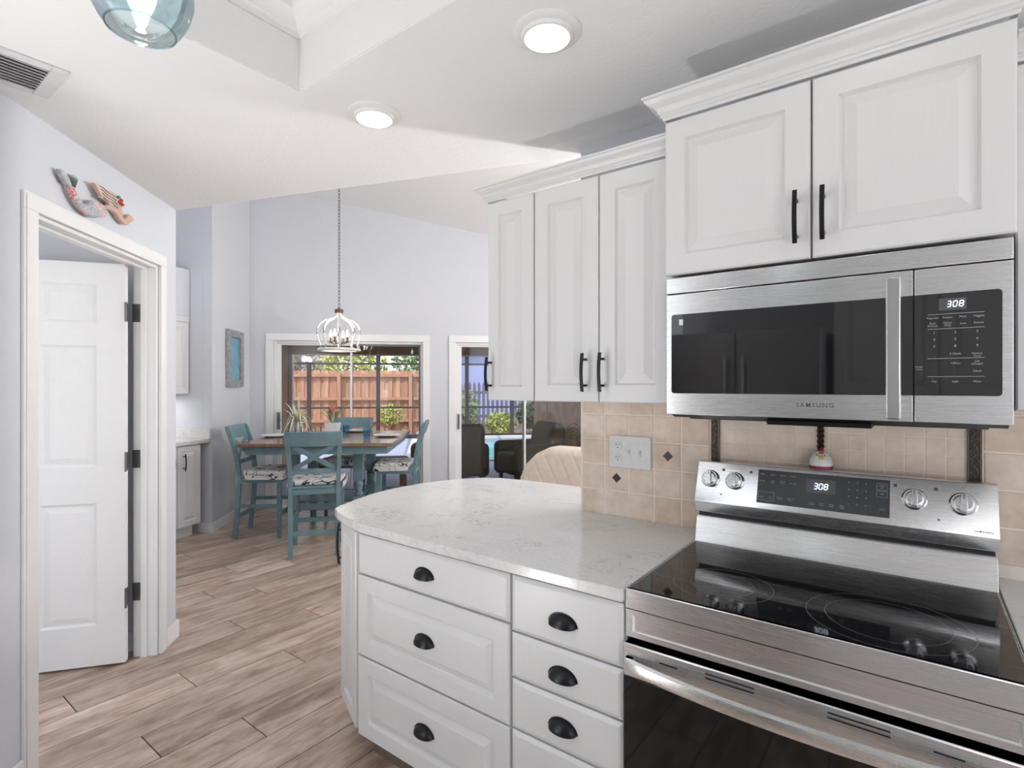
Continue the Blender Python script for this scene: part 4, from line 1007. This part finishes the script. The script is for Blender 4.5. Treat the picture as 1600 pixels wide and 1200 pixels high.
for (cx, cz, r_, m_) in ((.142, .262, .017, 'red'), (.150, .282, .014, 'red'), (.128, .298, .012, 'green'), (.160, .248, .013, 'red'), (.118, .285, .009, 'green')):
    b = nb(); lathe(b, [(r_, 0), (r_ * .8, .006), (r_ * .3, .009)], 7, Matrix.Translation((cx, -.022, cz)) @ Matrix.Rotation(R(90), 4, 'X')); b.transform(MSC); obj('flower', b, m_, mt)
b = nb()
for k in range(6): tube(b, [(-.190 + k * .003, -.0145, .175), (-.205 + k * .008, -.0145, .22), (-.222 + k * .012, -.0145, .252)], .0018, 5)
b.transform(MSC); obj('fin_ribs', b, 'mdark', mt, smooth=True)
# framed picture on left dining wall
NW = -NP     # into the room
def lwp(t, v): return A + D * t + NW * v
t = thing('framed_picture', 'narrow aqua painting in a weathered grey frame on the left dining wall', 'picture', (*lwp(.547, 0), 1.40))
b = nb(); z0, z1 = 1.418, 2.020; a0, a1 = .328, .767; f_ = .075
wallbox(b, lwp(a0, .001), lwp(a0 + f_, .001), .035, z0, z1, NW); wallbox(b, lwp(a1 - f_, .001), lwp(a1, .001), .035, z0, z1, NW); wallbox(b, lwp(a0 + f_, .001), lwp(a1 - f_, .001), .035, z0, z0 + f_, NW); wallbox(b, lwp(a0 + f_, .001), lwp(a1 - f_, .001), .035, z1 - f_, z1, NW)
obj('frame', b, 'greywood', t, world=True, bev=.004)
b = nb(); wallbox(b, lwp(a0 + f_, .001), lwp(a1 - f_, .001), .012, z0 + f_, z1 - f_, NW); obj('canvas', b, 'art', t, world=True)
for i, (tt, zc) in enumerate(((.99, 1.355), (.975, 1.19))):
    t = thing('light_switch', ['upper white rocker switch on the left dining wall', 'lower white rocker switch on the left dining wall'][i], 'light switch', (*lwp(tt, 0), zc))
    b = nb(); wallbox(b, lwp(tt - .036, .0005), lwp(tt + .036, .0005), .006, zc - .058, zc + .058, NW); obj('plate', b, 'glazewhite', t, world=True, bev=.002)
    b = nb(); wallbox(b, lwp(tt - .017, .006), lwp(tt + .017, .006), .004, zc - .034, zc + .034, NW); obj('rocker', b, 'plate', t, world=True, bev=.001)
t = thing('wall_outlet', 'white boxed outlet low on the left dining wall behind the chair', 'outlet', (*lwp(.67, 0), .41))
b = nb(); wallbox(b, lwp(.60, .0005), lwp(.74, .0005), .045, .33, .51, NW); obj('box', b, 'glazewhite', t, world=True, bev=.004)
b = nb(); wallbox(b, lwp(.63, .0455), lwp(.70, .0455), .004, .37, .47, NW); obj('socket', b, 'plate', t, world=True)

# niche: base cabinet, worktop, upper cabinet
TN = Matrix.Translation((B0.x, B0.y, 0)) @ Matrix.Rotation(math.atan2(un.y, un.x), 4, 'Z')    # x along front (toward camera left), +y ?
# local frame with -Y outward: x axis must run left->right seen from the room = -un
TN = Matrix.Translation((B0.x, B0.y, 0)) @ Matrix.Rotation(math.atan2(-un.y, -un.x), 4, 'Z')
t = thing('base_cabinet', 'white base cabinet with black pulls in the niche beyond the pantry', 'cabinet', (*(B0 + nn_ * .3 + un * .6), 0))
NCL = A + un * .004
def nbx(x0, x1, y0, y1, z0, z1): b = nb(); box(b, x0, x1, y0, y1, z0, z1, TN); clipf(b, (NCL.x, NCL.y, 0), (-un.x, -un.y, 0)); return b
obj('body', nbx(-1.9, -.006, .021, .60, .11, .88), 'cab', t, world=True); obj('toe_kick', nbx(-1.9, -.02, .09, .60, 0, .11), 'cab', t, world=True)
for (x0, x1, hx_) in ((-.265, -.008, -.205), (-.54, -.270, -.32)):
    b = nb(); panel(b, x0, x1, .118, .868, TN, .05, .02); d = obj('door', b, 'cab', t, world=True)
    b = nb(); bow_handle(b, hx_, .64, .80, TN, .011, .03); obj('handle', b, 'handle', d, world=True, bev=.001)
b = nb(); box(b, -1.9, .12, -.04, .60, .8812, .914, TN)
clipf(b, (A.x + un.x * .003, A.y + un.y * .003, 0), (-un.x, -un.y, 0))
tag(obj('countertop', b, 'quartz', bev=.002), 'white quartz worktop in the niche beyond the pantry', 'countertop')
b = nb(); wallbox(b, A + un * .001 + nn_ * .01, A + un * .001 + nn_ * .62, .018, .9142, 1.015, un); tag(obj('backsplash_strip', b, 'quartz', bev=.002), 'low white quartz upstand on the niche side wall', 'backsplash')
t = thing('wall_cabinet', 'white wall cabinet hung in the niche beyond the pantry', 'cabinet', (*(uf + nn_ * .15 + un * .5), 1.36))
TU = Matrix.Translation((uf.x, uf.y, 0)) @ Matrix.Rotation(math.atan2(-un.y, -un.x), 4, 'Z')
XR = .052
b = nb(); box(b, -1.8, XR, .021, .41, 1.355, 2.05, TU); clipf(b, (NCL.x, NCL.y, 0), (-un.x, -un.y, 0)); obj('body', b, 'cab', t, world=True)
for (x0, x1, h_) in ((XR - .31, XR, XR - .275), (XR - .63, XR - .314, XR - .36)):
    b = nb(); panel(b, x0 + .002, x1 - .002, 1.352, 2.05, TU, .05, .02); d = obj('door', b, 'cab', t, world=True)
    b = nb(); bow_handle(b, h_, 1.39, 1.54, TU); obj('handle', b, 'handle', d, world=True)
b = nb(); pr = [uf - un * XR, uf + un * 1.8]; pth = [tuple(pr[0] + nn_ * .40), tuple(pr[0]), tuple(pr[1])]
crown(b, pth[::-1], [(-y, z) for y, z in CROWN], 2.052, .8); clipf(b, (NCL.x, NCL.y, 0), (-un.x, -un.y, 0)); tag(obj('crown_molding', b, 'cab', smooth=True), 'white crown molding on the wall cabinet in the niche', 'molding')

# ================================================================== DINING SET
ta = R(41.0)
t = thing('dining_table', 'square counter height table with dark wood top and teal base', 'table', (tcx, tcy, 0), ta)
hs = .685
b = nb(); box(b, -hs, hs, -hs, hs, .884, .914); obj('tabletop', b, 'tabletop', t, bev=.004)
b = nb(); e = .055
for a in ((-hs + e, hs - e, -hs + e, -hs + e + .022), (-hs + e, hs - e, hs - e - .022, hs - e), (-hs + e, -hs + e + .022, -hs + e + .022, hs - e - .022), (hs - e - .022, hs - e, -hs + e + .022, hs - e - .022)): box(b, *a, .810, .8838)
obj('apron', b, 'teal', t, bev=.002)
for sx in (-1, 1):
    for sy in (-1, 1):
        b = nb(); box(b, -.045, .045, -.045, .045, .52, .8838); 
        lathe(b, [(.03, .0), (.036, .01), (.030, .06), (.038, .14), (.043, .19), (.040, .21)], 20); box(b, -.045, .045, -.045, .045, .21, .37)
        lathe(b, [(.034, .37), (.045, .385), (.045, .395), (.032, .405), (.036, .44), (.044, .47), (.047, .49), (.036, .505), (.036, .52)], 20)
        b.transform(Matrix.Translation((sx * .305, sy * .305, 0))); obj('leg', b, 'teal', t, smooth=True)
b = nb()
for s in (-1, 1): box(b, -.26, .26, s * .305 - .012, s * .305 + .012, .235, .30); box(b, s * .305 - .012, s * .305 + .012, -.26, .26, .235, .30)
obj('shelf_rail', b, 'teal', t, bev=.002)
for k in range(9):
    b = nb(); y = -.24 + k * .06; box(b, -.29, .29, y - .021, y + .021, .3005, .314); obj('shelf_slat', b, 'teal', t, bev=.002)

def make_chair(label, loc, rot):
    t = thing('dining_chair', label, 'chair', loc, rot, 'teal cross-back dining chairs')
    W2 = .19; ZS = .585
    def post(s):
        b = nb(); pts = [(s * (W2 - .005), -.245, 0), (s * W2, -.215, .30), (s * W2, -.20, .58), (s * (W2 + .004), -.215, .72), (s * (W2 + .012), -.255, .90), (s * (W2 + .018), -.300, 1.035)]
        for p0, p1 in zip(pts, pts[1:]): 
            v0, v1 = Vector(p0), Vector(p1); ex = (v1 - v0).normalized() * .006
            bar(b, v0 - (ex if p0[2] > 0 else ex * 0), v1 + ex, .034, .038, (1, 0, 0))
        return b
    for s in (-1, 1): obj('back_post', post(s), 'teal', t, bev=.002)
    for s in (-1, 1):
        b = nb(); vs = []
        for z, w in ((0, .016), (.56, .021)):
            for a, c in ((-1, -1), (1, -1), (1, 1), (-1, 1)): vs.append(b.verts.new((s * .20 + a * w, .165 + c * w, z)))
        for f in ((0, 1, 2, 3), (7, 6, 5, 4), (0, 4, 5, 1), (1, 5, 6, 2), (2, 6, 7, 3), (3, 7, 4, 0)): b.faces.new([vs[i] for i in f])
        obj('front_leg', b, 'teal', t, bev=.002)
    b = nb(); prism(b, [(-.205, -.195), (.205, -.195), (.222, .190), (-.222, .190)], ZS - .022, ZS); obj('seat', b, 'teal', t, bev=.005)
    b = nb(); box(b, -.17, .17, -.215, -.195, .52, .5625); box(b, -.18, .18, .155, .175, .52, .5625)
    for s in (-1, 1): box(b, s * .20 - .01, s * .20 + .01, -.18, .145, .52, .5625)
    obj('seat_apron', b, 'teal', t)
    for (y, z) in ((.165, .22), (-.226, .20)):
        b = nb(); box(b, -.185, .185, y - .011, y + .011, z - .019, z + .019); obj('stretcher', b, 'teal', t, bev=.002)
    for s in (-1, 1):
        b = nb(); box(b, s * .195 - .010, s * .195 + .010, -.215, .15, .285, .318); obj('stretcher', b, 'teal', t, bev=.002)
    # curved top rail, lower rail, X slats
    b = nb(); n = 10; g = []
    for i in range(n + 1):
        k = i / n; x = -.225 + .45 * k; dy = -.022 * math.sin(math.pi * k)
        g.append([b.verts.new((x, yy + dy, zz_)) for yy, zz_ in ((-.262, .93), (-.284, .93), (-.322, 1.052), (-.300, 1.055))])
    for a, c in zip(g, g[1:]):
        for j in range(4): b.faces.new((a[j], a[(j + 1) % 4], c[(j + 1) % 4], c[j]))
    b.faces.new(g[0]); b.faces.new(g[-1][::-1]); obj('top_rail', b, 'teal', t, bev=.003)
    b = nb(); bar(b, (-W2, -.214, .715), (W2, -.214, .715), .020, .042, (0, 1, 0)); obj('lower_rail', b, 'teal', t, bev=.002)
    for s in (-1, 1):
        b = nb(); N_ = 8
        for i in range(N_):
            def pp_(k): z = .735 + .20 * k; return Vector((s * (-.165 + .33 * k), -.222 - .050 * k - .012 * math.sin(math.pi * k), z))
            bar(b, pp_(i / N_), pp_((i + 1) / N_) + (pp_((i + 1) / N_) - pp_(i / N_)) * .08, .014, .036, (0, 1, .2))
        obj('cross_slat', b, 'teal', t, bev=.001)
    return t
chairs = [('teal cross-back chair nearest the camera with its back to the kitchen', (-4.207, 2.737, 0), math.atan2(.78, .62)),
          ('teal cross-back chair at the left side of the table by the picture wall', (-5.045, 2.756, 0), math.atan2(-.74, .67)),
          ('teal cross-back chair at the right side of the table, partly behind the peninsula', (-4.44, 3.85, 0), math.atan2(.74, -.67)),
          ('teal cross-back chair behind the table in front of the sliding door', (-5.150, 3.745, 0), math.atan2(-.66, -.75))]
cl = ['scroll print cushion on the chair nearest the camera', 'scroll print cushion on the left chair by the picture wall', 'scroll print cushion on the right chair beside the peninsula', 'scroll print cushion on the chair before the sliding door']
ch0 = None; cu0 = None
for i, (lb, loc, rz) in enumerate(chairs):
    if ch0 is None: ch0 = make_chair(lb, loc, rz)
    else: c_ = copy_tree(ch0); c_['label'] = lb; c_.location = loc; c_.rotation_euler = (0, 0, rz)
    if cu0 is None:
        b = nb(); prism(b, [(-.200, -.165), (.200, -.165), (.232, .205), (-.232, .205)], .586, .636)
        cu = cu0 = obj('seat_cushion', b, 'scroll', bev=.018, seg=4)
        tag(cu, cl[i], 'cushion', 'printed chair cushions'); cu.location = (loc[0], loc[1], 0); cu.rotation_euler = (0, 0, rz)
        b = nb()
        for s in (-1, 1): prism(b, [(s * .222, -.14), (s * .229, -.14), (s * .248, .205), (s * .241, .205)] , .555, .60)
        prism(b, [(-.241, .206), (.241, .206), (.243, .212), (-.243, .212)], .555, .60)
        obj('skirt', b, 'scroll', cu)
    else:
        c_ = copy_tree(cu0); c_['label'] = cl[i]; c_.location = (loc[0], loc[1], 0); c_.rotation_euler = (0, 0, rz)

def onT(px, py, z=.914):
    """point on a horizontal plane from a reading of the photograph"""
    dep = (H - z) * 839 / (py - 602.3); r_ = (px - 800) / 839 * dep; s_, c_ = math.sin(R(37)), math.cos(R(37))
    return (r_ * c_ - dep * s_, r_ * s_ + dep * c_)
# plates
def plate(x, y, label, r_=.135):
    b = nb(); lathe(b, [(r_ * .55, 0), (r_ * .62, .004), (r_, .016), (r_, .020), (r_ * .66, .009), (.001, .007)], 40)
    o = obj('plate', b, 'plate', smooth=True); o.location = (x, y, .9145); tag(o, label, 'plate', 'plates on the dining table')
plate(-4.33, 3.62, 'round pale plate on the right side of the table'); plate(-5.21, 2.90, 'round pale plate on the left side of the table')
plate(-5.03, 3.78, 'round pale plate at the far side of the table'); plate(-4.50, 2.86, 'round pale plate behind the near chair back')
def tumbler(x, y, m_, label, r_=.038, h=.085):
    b = nb(); lathe(b, [(r_ * .72, 0), (r_ * .78, .002), (r_, h), (r_ - .002, h), (r_ * .74, .01), (.001, .009)], 28)
    o = obj('tumbler', b, m_, smooth=True); o.location = (x, y, .9145); tag(o, label, 'glass', 'tumblers on the dining table')
tumbler(*onT(573, 684), 'blueglass', 'blue glass tumbler in front, right of the white planter'); tumbler(*onT(541, 677), 'blueglass', 'blue glass tumbler close behind the white planter')
tumbler(*onT(466, 679), 'clear', 'clear tumbler beside the pale spider plant'); tumbler(*onT(497, 679), 'clear', 'clear tumbler left of the white planter')
# planter with bromeliad
px_, py_ = onT(520, 680)
t = thing('potted_bromeliad', 'pink bromeliad in a square white pot in the middle of the table', 'plant', (px_, py_, .9145), ta)
b = nb(); vs = []
for z, w in ((0, .055), (.13, .070), (.13, .062), (.11, .060)): vs.append([b.verts.new((a * w, c_ * w, z)) for a, c_ in ((-1, -1), (1, -1), (1, 1), (-1, 1))])
b.faces.new(vs[0][::-1]); b.faces.new(vs[3])
for a, c_ in zip(vs, vs[1:]):
    for i in range(4): b.faces.new((a[i], a[(i + 1) % 4], c_[(i + 1) % 4], c_[i]))
obj('pot', b, 'glazewhite', t, bev=.003)
def blade(b, az, L, rise, droop, w, base=(0, 0, 0), n=7):
    prev = None; ca, sa = math.cos(az), math.sin(az)
    for i in range(n + 1):
        k = i / n; r_ = L * k; z = rise * math.sin(k * math.pi * .5) - droop * k ** 2.4; ww = w * (1 - k) ** .6 * (.6 + .4 * math.sin(k * 3)) + .0006
        c = Vector(base) + Vector((ca * r_, sa * r_, z)); s_ = Vector((-sa, ca, 0)) * ww
        c.z = max(c.z, .006)
        cur = [b.verts.new(c - s_), b.verts.new(c + Vector((0, 0, -ww * .35))), b.verts.new(c + s_)]
        if prev: b.faces.new((prev[0], prev[1], cur[1], cur[0])); b.faces.new((prev[1], prev[2], cur[2], cur[1]))
        prev = cur
    return b
for k in range(18):
    b = nb(); blade(b, k * 2.4, random.uniform(.10, .21), random.uniform(.12, .22), .03, .011, (0, 0, .11)); obj('leaf', b, 'leaf' if k % 2 else 'leaf_pale', t, smooth=True)
for k in range(9):
    b = nb(); blade(b, k * 2.4 + .5, random.uniform(.03, .075), random.uniform(.16, .22), 0, .013, (0, 0, .12)); obj('flower_bract', b, 'pink', t, smooth=True)
t = thing('spider_plant', 'pale variegated spider plant at the far left corner of the table', 'plant', (-5.46, 3.32, .9145))
b = nb(); lathe(b, [(.035, 0), (.05, .06), (.048, .10), (.040, .10), (.036, .09)], 20); obj('pot', b, 'glazewhite', t, smooth=True)
for k in range(34):
    b = nb(); L = random.uniform(.14, .27); blade(b, k * 2.4, L, random.uniform(.10, .26), random.uniform(.20, .40) if k % 6 else .02, .016, (0, 0, .09), 9); obj('leaf', b, 'leaf_pale', t, smooth=True)
for az, L, rs in ((R(205), .19, .24), (R(60), .10, .26), (R(130), .03, .36)):
    b = nb(); blade(b, az, L, rs, .0, .014, (0, 0, .09), 9); obj('leaf', b, 'leaf_pale', t, smooth=True)

# ================================================================== LIVING ROOM AND LANAI
t = thing('sofa', 'beige sofa under a quilted throw beyond the peninsula', 'sofa', (-1.6, 4.1, 0))
b = nb(); x0, x1 = -2.74, -.75
prismY(b, [(x0, .08), (x1, .08), (x1, .80), (x1 - .10, .92), (x0 + .30, .92), (x0 + .17, .86), (x0 + .06, .76), (x0, .64)], 3.72, 3.98); obj('backrest', b, 'sofa', t, world=True, bev=.05, seg=4)
b = nb(); box(b, x0 + .18, x1 - .18, 3.98, 4.55, .12, .45); obj('seat', b, 'sofa', t, world=True, bev=.05, seg=3)
for xa_ in (x0, x1 - .2):
    b = nb(); box(b, xa_ , xa_ + .2, 3.985, 4.6, .08, .64); obj('armrest', b, 'sofa', t, world=True, bev=.06, seg=4)
for xa_ in (x0 + .06, x1 - .06):
    for y in (3.8, 4.5): b = nb(); box(b, xa_ - .03, xa_ + .03, y - .03, y + .03, 0, .10); obj('foot', b, 'brownwood', t, world=True)

# lanai slab, walls, beam (local TV frame: x along wall, y outwards)
def tvb(b): b.transform(TV); return b
def sbox(name, dims, mat, bev=0):
    b = nb()
    for d_ in dims: box(b, *d_)
    tvb(b); return struct(name, b, mat, bev=bev)
PX0, PX1, PY0, PY1 = 1.65, 9.0, 3.9, 7.95
sbox('ground_deck', [(-6, 12, .15, PY0, -.20, -.03), (-6, PX0, PY0, 8.7, -.20, -.03), (PX1, 12, PY0, 8.7, -.20, -.03), (PX0, PX1, PY1, 8.7, -.20, -.03)], 'concrete')
sbox('ground_bed', [(-12, 30, 8.7, 40, -.25, -.06)], 'dirt')
sbox('pool_water', [(PX0, PX1, PY0, PY1, -.6, -.12)], 'water')
sbox('pool_coping', [(PX0 - .15, PX0, PY0 - .15, PY1 + .15, -.029, .0), (PX0, PX1, PY1, PY1 + .25, -.029, .05), (PX0, PX1, PY0 - .15, PY0, -.029, 0)], 'coping', .01)
sbox('wall_lanai_left', [(-.62, -.40, .151, 3.2, -.03, 2.6)], 'brown_stucco'); sbox('wall_lanai_right', [(5.3, 5.4, .151, 3.2, -.03, 2.6)], 'tan_stucco')
b = nb(); prism(b, [(3.95, 3.19), (4.35, .152), (5.29, .152), (5.29, 3.19)], -.03, 2.49); tvb(b); struct('wall_lanai_storage', b, 'tan_stucco')
sbox('ceiling_lanai', [(-.62, 5.2, .151, 3.4, 2.50, 2.6)], 'brown_stucco'); sbox('trim_5', [(-.62, 5.2, 3.2, 3.4, 1.985, 2.499)], 'brown_stucco')
sbox('trim_6', [(-.42, -.34, 3.2, 3.3, -.03, 1.984)], 'white_frame')
# screen enclosure
t = thing('screen_enclosure', 'bronze framed screen enclosure around the pool', 'screen enclosure', (*tv(3, 8.5), -.03))
xs_ = [-3.0, -1.25, .57, 3.0, 4.28, 5.5, 7.5, 9.5]
for x in xs_:
    b = nb(); box(b, x - .05, x + .05, 8.45, 8.55, -.03, 2.30); tvb(b); obj('post', b, 'bronze_frame', t, world=True)
    b = nb(); bar(b, (x, 8.5, 2.25), (x, 3.42, 2.56), .05, .09, (1, 0, 0)); tvb(b); obj('roof_beam', b, 'bronze_frame', t, world=True)
for z0, z1, nm in ((.80, .85, 'chair_rail'), (2.0, 2.05, 'mid_rail'), (2.25, 2.33, 'top_rail'), (-.03, .08, 'kick_rail')):
    b = nb(); box(b, -3.0, 9.5, 8.46, 8.54, z0, z1); tvb(b); obj(nm, b, 'bronze_frame', t, world=True)
# cedar fence
t = thing('wooden_fence', 'tall sunlit cedar privacy fence across the yard', 'fence', (*tv(1, 10.5), -.06))
b = nb(); x = -7.5; kf = 0
while x < 2.35:
    yy = 10.5; prismY(b, [(x, -.05), (x + .130, -.05), (x + .130, 1.84), (x + .10, 1.90), (x + .030, 1.90), (x, 1.84)], yy + (.028 if kf % 2 else 0), yy + (.048 if kf % 2 else .02)); x += (.118 if kf % 2 else .122); kf += 1
tvb(b); o_ = obj('pickets', b, 'cedar', t, world=True)
for z in (.30, .98, 1.70):
    b = nb(); box(b, -7.5, 2.35, 10.42, 10.499, z, z + .09); tvb(b); obj('rail', b, 'cedar', t, world=True)
for x in (-5.6, -3.2, -.85, 1.3, 2.1):
    b = nb(); box(b, x, x + .10, 10.34, 10.50, -.06, 1.82); tvb(b); obj('post', b, 'cedar', t, world=True)
# picket fence
t = thing('picket_fence', 'dark weathered picket fence before the blue house', 'fence', (*tv(5, 11.5), -.06))
x = 2.45; k = 0
pts_fence = []
while x < 8.6:
    pts_fence.append(x); x += .155
b = nb()
for x in pts_fence: prismY(b, [(x, .0), (x + .09, .0), (x + .09, 1.45), (x + .045, 1.58), (x, 1.45)], 11.5, 11.52)
tvb(b); obj('pickets', b, 'picket', t, world=True)
for z in (.35, 1.15): b = nb(); box(b, 2.4, 8.6, 11.521, 11.57, z, z + .09); tvb(b); obj('rail', b, 'picket', t, world=True)
# neighbour house
t = thing('neighbor_house', 'periwinkle blue house wall behind the picket fence', 'house', (*tv(7, 18), -.06))
b = nb(); box(b, 3.2, 13, 16.5, 22, -.06, 2.9); tvb(b); obj('wall', b, 'blue_siding', t, world=True)
b = nb(); prismX(b, [(16.2, 2.88), (19.2, 4.2), (22.3, 2.88)], 2.9, 13.3); tvb(b); obj('roof', b, 'roof', t, world=True)
t = thing('neighbor_house', 'pale house with grey roof behind the left part of the cedar fence', 'house', (*tv(-6, 20), -.06))
b = nb(); box(b, -9.5, -3.2, 18, 23, -.06, 2.5); tvb(b); obj('wall', b, 'whitewash', t, world=True)
b = nb(); prismX(b, [(17.7, 2.48), (20.5, 3.4), (23.3, 2.48)], -9.8, -2.9); tvb(b); obj('roof', b, 'roof', t, world=True)
b = nb(); box(b, -4.6, -4.0, 17.97, 18.0, 1.2, 2.2); tvb(b); obj('window', b, 'frame_grey', t, world=True)
# vegetation
def foliage(b, c, rad, n, size, flat=1.0):
    for _ in range(n):
        while True:
            p = Vector((random.uniform(-1, 1), random.uniform(-1, 1), random.uniform(-1, 1)))
            if .35 < p.length < 1: break
        p = Vector(c) + Vector((p.x * rad[0], p.y * rad[1], p.z * rad[2]))
        a = Vector((random.gauss(0, 1), random.gauss(0, 1), random.gauss(0, 1))).normalized(); s_ = a.orthogonal().normalized()
        s = size * random.uniform(.6, 1.3)
        b.faces.new([b.verts.new(p + a * s), b.verts.new(p + s_ * s * .35), b.verts.new(p - a * s), b.verts.new(p - s_ * s * .35)])
def bush(name, label, tx, ty, z0, rad, n, size, mat, cat='shrub', trunk=None):
    c = tv(tx, ty); t = thing(name, label, cat, (c.x, c.y, -.06))
    b = nb(); foliage(b, (0, 0, z0 + rad[2]), rad, n, size); obj('foliage', b, mat, t)
    b = nb(); h = z0 + rad[2]
    tube(b, [(0, 0, 0), (.03, 0, h * .5), (0, .03, h)], [trunk or .03, (trunk or .03) * .8, (trunk or .03) * .5], 8); obj('stem', b, 'trunk', t, smooth=True)
bush('tree', 'yellow green tree top above the cedar fence near its middle', -.9, 13.5, 1.3, (1.4, 1.2, .9), 900, .14, 'leaf2', 'tree', .1)
bush('tree', 'green leafy tree rising above the right part of the cedar fence', 1.7, 15.5, 1.1, (1.5, 1.2, 1.3), 1100, .13, 'leaf', 'tree', .12)
bush('tree', 'bare brownish tree above the left part of the cedar fence', -3.0, 14.5, 1.6, (1.1, 1.0, 1.2), 380, .10, 'trunk', 'tree', .14)
bush('tree', 'large tree behind the blue house roof', 5.5, 25, 2.5, (4.5, 2, 3.2), 2200, .22, 'leaf2', 'tree', .25)
bush('tree', 'distant dark tree behind the pale house', -6.5, 26, 2.0, (4, 2, 3), 1600, .25, 'leaf_dark', 'tree', .25)
bush('shrub', 'light green shrub in front of the picket fence at its left end', 3.05, 10.2, .1, (.50, .4, .65), 700, .07, 'leaf', 'shrub')
bush('shrub', 'yellow grass clump beyond the pool', 4.1, 9.6, 0, (.55, .35, .34), 700, .08, 'leaf2', 'shrub')
bush('shrub', 'spiky green shrub right of the yellow grass', 5.2, 9.8, .1, (.7, .4, .55), 800, .10, 'leaf_dark', 'shrub')
bush('shrub', 'wide green shrub at the foot of the blue house', 6.6, 9.8, .1, (.8, .4, .6), 800, .09, 'leaf', 'shrub')
bush('shrub', 'scrubby shrub among the rocks before the cedar fence', .8, 9.95, .25, (.55, .25, .35), 300, .07, 'leaf2', 'shrub')
for i, (tx, ty, s) in enumerate(((.75, 9.2, .22), (1.25, 9.25, .24), (1.75, 9.1, .22), (2.3, 9.3, .28), (.2, 9.4, .22))):
    b = nb(); bmesh.ops.create_icosphere(b, subdivisions=2, radius=1)
    for v in b.verts: v.co = Vector((v.co.x * s * random.uniform(.85, 1.1), v.co.y * s * .7 * random.uniform(.85, 1.1), v.co.z * s * .55 * random.uniform(.85, 1.1)))
    o = obj('garden_rock', b, 'rock'); c = tv(tx, ty); o.location = (c.x, c.y, -.06 + s * .35); tag(o, 'pinkish landscape rock beyond the pool, number %s from the left of the group' % ['two', 'three', 'four', 'five', 'one'][i], 'rock', 'rocks before the cedar fence')
# lanai armchairs
def armchair(label, tx, ty, rz):
    c = tv(tx, ty); t = thing('armchair', label, 'chair', (c.x, c.y, -.03), rz, 'dark armchairs on the lanai')
    b = nb(); prismX(b, [(-.42, .12), (-.20, .12), (-.16, .45), (-.22, .78), (-.30, .90), (-.42, .90), (-.47, .80), (-.46, .4)], -.36, .36); obj('backrest', b, 'olive', t, bev=.13, seg=6)
    b = nb(); box(b, -.29, .29, -.19, .42, .15, .45); obj('seat', b, 'olive', t, bev=.05, seg=3)
    for s in (-1, 1):
        b = nb(); box(b, s * .40 - .10, s * .40 + .10, -.38, .40, .08, .60); obj('armrest', b, 'olive', t, bev=.09, seg=5)
    for s in (-1, 1):
        for y in (-.3, .3): b = nb(); box(b, s * .38 - .025, s * .38 + .025, y - .025, y + .025, 0, .10); obj('foot', b, 'brownwood', t)
armchair('dark olive armchair on the lanai seen at the left edge of the right sliding door', 2.36, 1.55, R(70))
armchair('dark olive armchair on the lanai in front of the brown wall', 3.55, 1.50, R(150))
# tan wicker-like chair with wire scroll
c = tv(4.06, .70); t = thing('wire_stand', 'curled black wire stand against the brown lanai wall', 'stand', (c.x, c.y, -.03))
b = nb()
for k in range(5):
    tube(b, [((.05 + .02 * k) * math.cos(a) , 0, .62 + .11 * k * .3 + (.10 + .02 * k) * math.sin(a)) for a in [2 * math.pi * i / 20 for i in range(20)]], .006, 6, closed=True)
tube(b, [(0, 0, 0), (0, 0, .5)], .012, 8); lathe(b, [(.15, 0), (.15, .012)], 20); obj('scroll', b, 'bronze_frame', t, smooth=True)
# low bench on the lanai behind the dining table
c = tv(1.15, 1.15); t = thing('outdoor_bench', 'low dark bench on the lanai behind the dining table', 'bench', (c.x, c.y, -.03), R(45))
b = nb(); box(b, -.60, .60, -.22, .22, .34, .44); obj('seat', b, 'olive', t, bev=.03, seg=3)
for sx in (-1, 1):
    b = nb(); box(b, sx * .54 - .04, sx * .54 + .04, -.20, .20, 0, .3398); obj('leg', b, 'brownwood', t, bev=.005)

# unseen light bar under the niche wall cabinet, added to brighten the niche
c = uf + nn_ * .20 + un * .35
t = thing('undercabinet_fill', 'added slim white fill light bar under the wall cabinet in the niche', 'fill light', (c.x, c.y, 1.3535), math.atan2(un.y, un.x))
b = nb(); box(b, -.30, .30, -.02, .02, -.022, 0); obj('housing', b, 'glazewhite', t, bev=.003)
ld = bpy.data.lights.new('bar_fill', 'AREA'); ld.shape = 'RECTANGLE'; ld.size = .56; ld.size_y = .03; ld.energy = 2.0; ld.color = (1, .99, .98)
lo_ = bpy.data.objects.new('lamp', ld); COL.objects.link(lo_); lo_.parent = t; lo_.location = (0, 0, -.026)
